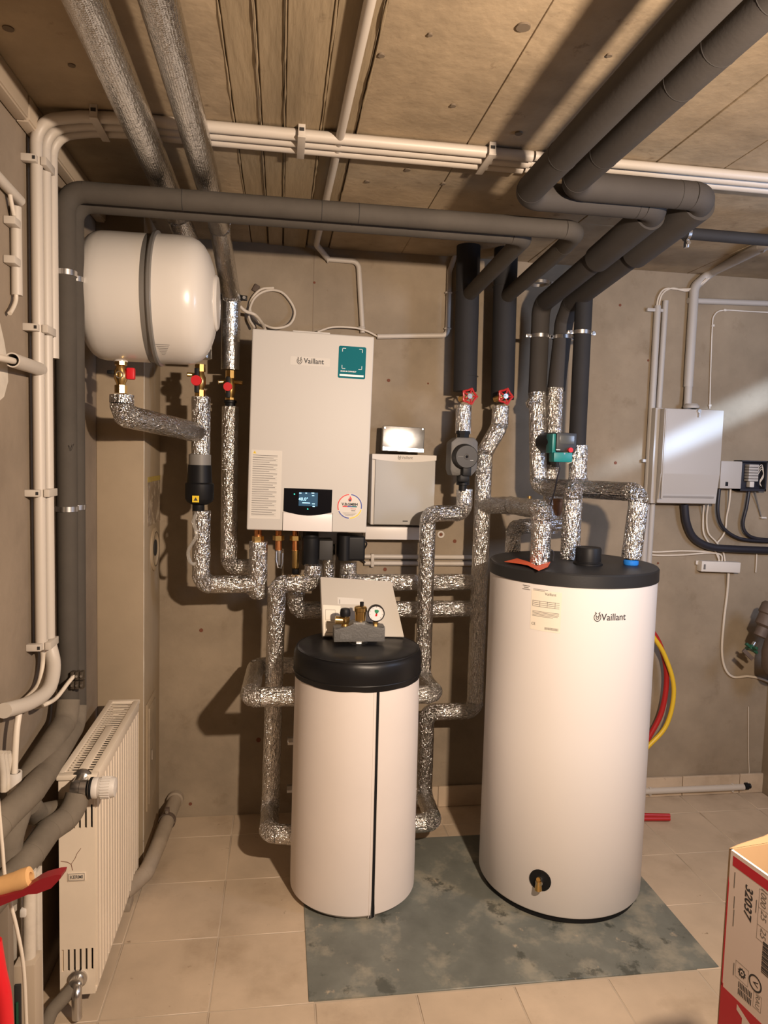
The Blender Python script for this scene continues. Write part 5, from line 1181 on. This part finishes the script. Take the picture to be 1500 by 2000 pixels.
# black cables under the boxes
hose('power_cable', 'thickest black cable curving right from under the electrical box', 'cable', [B(1337, 985, .04), B(1341, 1020, .035), B(1355, 1050, .03), B(1385, 1067, .03), B(1430, 1072, .03), B(1530, 1076, .03)], .0165, cable_black, 16)
hose('power_cable', 'medium black cable curving from the small grey box', 'cable', [B(1405, 955, .03), B(1402, 1000, .03), B(1412, 1030, .025), B(1440, 1050, .025), B(1475, 1056, .025), B(1530, 1058, .025)], .0075, cable_black)
hose('power_cable', 'medium black cable dropping from the open terminal box', 'cable', [B(1463, 958, .03), B(1458, 990, .03), B(1451, 1022, .025), B(1458, 1042, .025), B(1480, 1052, .022), B(1530, 1056, .022)], .0075, cable_black)
hose('cable', 'white cable from the small grey box down to the wall clip', 'cable', [B(1427, 952, .03), B(1424, 985, .02), B(1419, 1010, .01), B(1417, 1032, .01), B(1412, 1046, .01), B(1401, 1060, .01)], .004, cable_white)
hose('cable', 'outer white cable under the electrical box', 'cable', [B(1375, 985, .03), B(1373, 1010, .01), B(1374, 1040, .01), B(1384, 1060, .008), B(1396, 1075, .008), B(1406, 1097, .012)], .004, cable_white)
hose('cable', 'inner white cable under the electrical box', 'cable', [B(1383, 985, .03), B(1380, 1012, .01), B(1383, 1040, .01), B(1398, 1058, .008), B(1412, 1078, .008), B(1416, 1097, .012)], .004, cable_white)
for k, py in enumerate((1078, 1084)):
    hose('cable', 'level white cable from behind the cylinder to the strip box, %s of two' % ('upper', 'lower')[k], 'cable', [B(1256, 1040, .008), B(1258, 1068+6*k, .008), B(1275, py, .008), B(1330, py-2+2*k, .008), B(1385, 1078+2*k, .008), B(1402+6*k, 1084, .008), B(1404+6*k, 1098, .012)], .004, cable_white)
a, b = B(1371, 1097, .04), B(1446, 1118, .04)
t = thing('strip_box', (a.x, YB, b.z), 'small long white terminal box on the wall below the black cables', 'terminal box')
sx = Matrix.Rotation(.03, 3, 'Y'); ctr = (a+b)/2
MB().box((ctr.x, YB-.02, ctr.z), (b.x-a.x, .04, a.z-b.z), sx, .004).build('cover', matt_white, t)
MB().span((a.x-.010, YB-.012, ctr.z+.006), (a.x+.006, YB-.004, ctr.z+.024), .002).build('lug', matt_white, t); MB().span((a.x+.010, YB-.043, ctr.z-.010), (a.x+.018, YB-.038, ctr.z+.012)).build('slot', ink_grey, t)
hose('cable', 'long white cable from the strip box down and off to the right', 'cable', [B(1423, 1120, .02), B(1420, 1160, .008), B(1414, 1210, .008), B(1410, 1270, .008), B(1416, 1305, .008), B(1432, 1322, .008), B(1462, 1321, .008), B(1490, 1327, .01), B(1530, 1345, .02)], .0055, cable_white)
hose('cable', 'thin dark cable from the open box to the wall', 'cable', [B(1474, 958, .03), B(1480, 985, .012), B(1487, 1010, .008)], .003, ink_grey)
hose('cable', 'thin pale wire hanging under the thick black cable', 'cable', [B(1478, 1080, .01), B(1477, 1100, .008), B(1476, 1118, .008)], .003, cable_white)
tag(MB().box(B(1490, 1011, .01), (.026, .018, .008), None, .002).build('cable_clip', matt_white), 'white wall clip right of the open terminal box', 'clip')
# brown shut-off valve with green handle at the right edge
vx = B(1492, 1250, .10); t = thing('shut_off_valve', vx-ZA*.12, 'old brown iron shut-off valve with green handle at the right edge', 'valve')
d0 = P(1500, 1195, 2.74); 
MB().lathe(P(1512, 1180, 2.74), P(1480, 1250, 2.74)-P(1512, 1180, 2.74), [(.038, 0), (.046, .012), (.046, .05), (.040, .055), (.040, .10), (.026, .11), (.026, .15), (.018, .155)], 24).build('bonnet', brown_iron, t)
MB().lathe(P(1512, 1318, 2.76), ZA, [(.03, 0), (.052, .03), (.056, .10), (.045, .16), (.05, .22)], 24).build('body', brown_iron, t)
vb_ = P(1512, 1280, 2.76); MB().cyl(vb_, Vector((XR, vb_.y, vb_.z)), .03, n=20).build('wall_pipe', brown_iron, t)
vb2 = P(1512, 1195, 2.74); MB().cyl(vb2, Vector((XR, vb2.y, vb2.z)), .026, n=20).build('wall_pipe', brown_iron, t)
s0 = P(1470, 1262, 2.74); s1 = P(1454, 1290, 2.72); ax = (s1-s0).normalized()
MB().cyl(s0-ax*.02, s0+ax*.02, .008, n=12).build('stem', steel, t)
x_, y_, a_ = basis(ax)
hw = MB()
for k in range(4):
    th = k*math.pi/2+.4; dd = x_*math.cos(th)+y_*math.sin(th); hw.box(s0+ax*.012+dd*.018, (.030, .014, .012), Matrix((dd, ax.cross(dd), ax)).transposed(), .003)
hw.cyl(s0, s0+ax*.02, .013, n=16); hw.build('green_handle', green_plastic, t)
MB().box(s0+ax*.045, (.062, .010, .018), Matrix((Vector((.75, 0, -.66)), YA, Vector((.66, 0, .75)))).transposed(), .003).build('lever_plate', brown_iron, t)
# ---------------------------------------------------------------- hoses behind the cylinder, floor odds and ends
hose('red_hose', 'dark red hose hanging behind the tall cylinder', 'hose', [P(1262, 1215, 2.90), P(1290, 1262, 2.90), P(1302, 1320, 2.90), P(1292, 1390, 2.90), P(1262, 1450, 2.90)], .012, red_enamel, 14)
hose('yellow_hose', 'yellow hose hanging behind the tall cylinder', 'hose', [P(1270, 1235, 2.87), P(1298, 1280, 2.87), P(1316, 1345, 2.87), P(1302, 1415, 2.87), P(1262, 1462, 2.87)], .010, yellow_hose, 14)
for k in range(2):
    a = at(1250, 1592+7*k, Z=.014+.0*k); b = at(1308, 1593+6*k, Z=.014)
    tag(MB().lathe(a, b-a, [(.009, 0), (.009, (b-a).length), (.0065, (b-a).length), (.0065, (b-a).length-.02)], 16, cap=False).build('red_pipe_offcut', red_enamel), 'red plastic pipe offcut on the floor behind the cylinder, %s of two' % ('rear', 'front')[k], 'pipe offcut')
a = B(1250, 1546, .02); b = B(1452, 1534, .02); b.z = a.z
t = conduit('white conduit low along the back wall on the right', [a, b], .0145, pvc)
for k, px in enumerate((1268, 1428)):
    p = B(px, 1545, .014); p.z = a.z; tag(MB().box(p, (.012, .028, .038), None, .003).build('conduit_clip', pvc), 'white clip on the low conduit, %s one' % ('left', 'right')[k], 'clip')
p = b+Vector((.022, 0, .004)); tag(MB().lathe(p-XA*.02, XA, [(.008, 0), (.016, .004), (.016, .02), (.010, .026), (.012, .032)], 16).build('cable_end', black_plastic), 'black rubber end at the low white conduit', 'cable end')
hose('cable', 'hair-thin white wire rising from the low conduit\'s black end', 'cable', [p, B(1463, 1510, .006), B(1462, 1470, .006), B(1462, 1380, .006)], .0018, cable_white)
# ---------------------------------------------------------------- printed cardboard box, lower right
bx0 = at(1424, 1657, Y=1.00); zt = bx0.z
ang = math.radians(-81.6)
ux = Vector((math.cos(ang), math.sin(ang), 0)); vy = Vector((-ux.y, ux.x, 0))          # ux along the printed face, vy into the box
bw, bd, bh = .30, .24, zt
cb = thing('cardboard_box', Vector((bx0.x, bx0.y, 0)), 'open cardboard box with red and white printed side at the lower right', 'box')
o = Vector((bx0.x, bx0.y, 0)); th = .004
def panel(name, p, u, w, h, mat, thk=th, z0=0.002):
    n_ = u.cross(ZA).normalized()
    return MB().prism([(0, 0), (w, 0), (w, h), (0, h)], p+ZA*z0-n_*thk, u, ZA, thk).build(name, mat, cb)
fp = panel('printed_side', o, ux, bw, bh-.002, box_white)
panel('side', o+ux*bw+vy*bd, -ux, bw, bh-.002, cardboard); panel('side', o+ux*bw, vy, bd, bh-.002, cardboard); panel('side', o+vy*bd, -vy, bd, bh-.002, cardboard)
MB().prism([(0, 0), (bw, 0), (bw, bd), (0, bd)], o+ZA*.002, ux, vy, .004).build('bottom', cardboard, cb)
# folded flaps: rear one stands up a little, torn edge
MB().prism([(0, 0), (bd, 0), (bd, .016), (bd*.75, .020), (bd*.6, .012), (bd*.45, .018), (bd*.3, .010), (.02, .004)], o+ZA*bh, vy, (ZA*.8-ux*.3).normalized(), .003).build('torn_edge', cardboard, cb)
n_ = ux.cross(ZA)
def pr_(name, poly, mat, lift=.00004): return MB().prism(poly, o+n_*lift, ux, ZA, .00004).build(name, mat, fp)
def fx(px, py):
    d_ = _ray(px, py); c_ = Vector((0, 0, CAM_H)); s = (o-c_).dot(n_)/d_.dot(n_); p_ = c_+d_*s-o; return (p_.dot(ux), p_.z)
def quad(name, pts, mat, lift=.00004): return pr_(name, [fx(*p) for p in pts], mat, lift)
Z1 = bh
A1 = fx(1432, 1671); A2 = fx(1431, 1690)
pr_('red_band', [(A2[0], A2[1]), (bw, A2[1]), (bw, A1[1]), (A2[0], A1[1])], box_red)
e1 = fx(1424, 1938)
pr_('red_base', [(0.00228, 0), (bw, 0), (bw, e1[1]), (0.00682, e1[1]), (0.00682, e1[1]+0.00568), (0.00228, e1[1]+0.00568)], box_red)
pr_('red_edge', [(0.00228, e1[1]), (0.00512, e1[1]), (0.00512, A2[1]-0.03252), (0.00255, A2[1]-0.02168)], box_red)
def vtext(s, px, py, size, mat=ink, shear=.2, bold=.0006):
    x, z = fx(px, py); return text_mb(s, size, o+ux*x+ZA*z+n_*.00004, -ZA, ux, depth=.00003, shear=shear, bold=bold).build('print', mat, fp)
vtext('32037', 1461, 1761, 0.02068, bold=0.00057); vtext('1000', 1491, 1753, 0.01516, ink_grey, bold=0); vtext('25', 1491, 1789, 0.01516, ink_grey, bold=0); vtext('25', 1490, 1824, 0.01516, ink_grey, bold=0)
fm = MB()
def rect_frame(m, x0, z0, x1, z1, w=0.00046):
    for r in ((x0, z0, x1, z0+w), (x0, z1-w, x1, z1), (x0, z0, x0+w, z1), (x1-w, z0, x1, z1)): m.prism([(r[0], r[1]), (r[2], r[1]), (r[2], r[3]), (r[0], r[3])], o+n_*.00004, ux, ZA, .00004)
q0 = fx(1484, 1735); q1_ = fx(1482, 1835); rect_frame(fm, q0[0], q1_[1], q0[0]+0.02412, q0[1]); fm.prism([(q0[0], fx(1484, 1773)[1]), (q0[0]+0.02412, fx(1484, 1773)[1]), (q0[0]+0.02412, fx(1484, 1773)[1]+0.00046), (q0[0], fx(1484, 1773)[1]+0.00046)], o+n_*.00004, ux, ZA, .00004)
fm.prism([(q0[0], fx(1484, 1808)[1]), (q0[0]+0.02412, fx(1484, 1808)[1]), (q0[0]+0.02412, fx(1484, 1808)[1]+0.00046), (q0[0], fx(1484, 1808)[1]+0.00046)], o+n_*.00004, ux, ZA, .00004)
g0 = fx(1449, 1901); rect_frame(fm, g0[0]-0.01310, g0[1]-0.01310, g0[0]+0.01310, g0[1]+0.01310); fm.build('print_frame', ink_grey, fp)
gear = [((0.00829 if k % 2 else 0.00637)*math.cos(2*math.pi*k/20), (0.00829 if k % 2 else 0.00637)*math.sin(2*math.pi*k/20)) for k in range(20)]
pr_('gear_mark', [(g0[0]+x, g0[1]+y) for x, y in gear], ink); pr_('gear_mark', [(g0[0]+0.00380*math.cos(k*.524), g0[1]+0.00380*math.sin(k*.524)) for k in range(12)], box_white, .00012); pr_('gear_mark', [(g0[0]+0.00171*math.cos(k*.524), g0[1]+0.00171*math.sin(k*.524)) for k in range(12)], ink, .0002)
v0 = fx(1475, 1921); ring_poly_mb(o+ux*v0[0]+ZA*v0[1]+n_*.00004, ux, ZA, 0.01000, 0.01272, 0, 2*math.pi, 32, .00004).build('circle_mark', ink, fp)
vtext('V', 1475, 1921, 0.01379, ink, 0, 0.00022)
rv = fx(1479, 1957); fm = MB(); rect_frame(fm, rv[0]-0.00762, rv[1]-0.01250, rv[0]+0.00762, rv[1]+0.01250); fm.build('print_frame', ink_grey, fp); vtext('RAU', 1479, 1957, 0.01103, ink_grey, 0, 0)
bc = MB(); b0 = fx(1454, 1937)
for k in range(9):
    for s in (0, 1): bc.prism([(b0[0]-0.01250+0.00307*k, b0[1]-0.01250+0.01137*s), (b0[0]-0.01071+0.00307*k, b0[1]-0.01250+0.01137*s), (b0[0]-0.01071+0.00307*k, b0[1]-0.00284+0.01137*s), (b0[0]-0.01250+0.00307*k, b0[1]-0.00284+0.01137*s)], o+n_*.00004, ux, ZA, .00004)
b1 = fx(1494, 1875)
for k in range(18): bc.prism([(b1[0]-0.00568, b1[1]-0.02277+0.00272*k), (b1[0]+0.01705, b1[1]-0.02277+0.00272*k), (b1[0]+0.01705, b1[1]-0.02116+0.00272*k+0.00046*(k % 3)), (b1[0]-0.00568, b1[1]-0.02116+0.00272*k+0.00046*(k % 3))], o+n_*.00004, ux, ZA, .00004)
bc.build('bar_marks', ink, fp)['kind'] = 'stuff'
fm = MB()
for px, y0, y1 in ((1435, 1703, 1735), (1434, 1750, 1775), (1433, 1776, 1810), (1477, 1757, 1783), (1433, 1880, 1905)):
    p0, p1 = fx(px, y0), fx(px, y1); fm.prism([(p0[0], p1[1]), (p0[0]+0.00171, p1[1]), (p0[0]+0.00171, p0[1]), (p0[0], p0[1])], o+n_*.00004, ux, ZA, .00004)
fm.build('fine_print', ink_grey, fp)['kind'] = 'stuff'
x, z = fx(1450, 1990); text_mb('A', 0.05848, o+ux*(x+0.00682)+ZA*(z-0.00682)+n_*.00012, -ZA, ux, depth=.00003, bold=0.00171).build('print', box_white, fp)
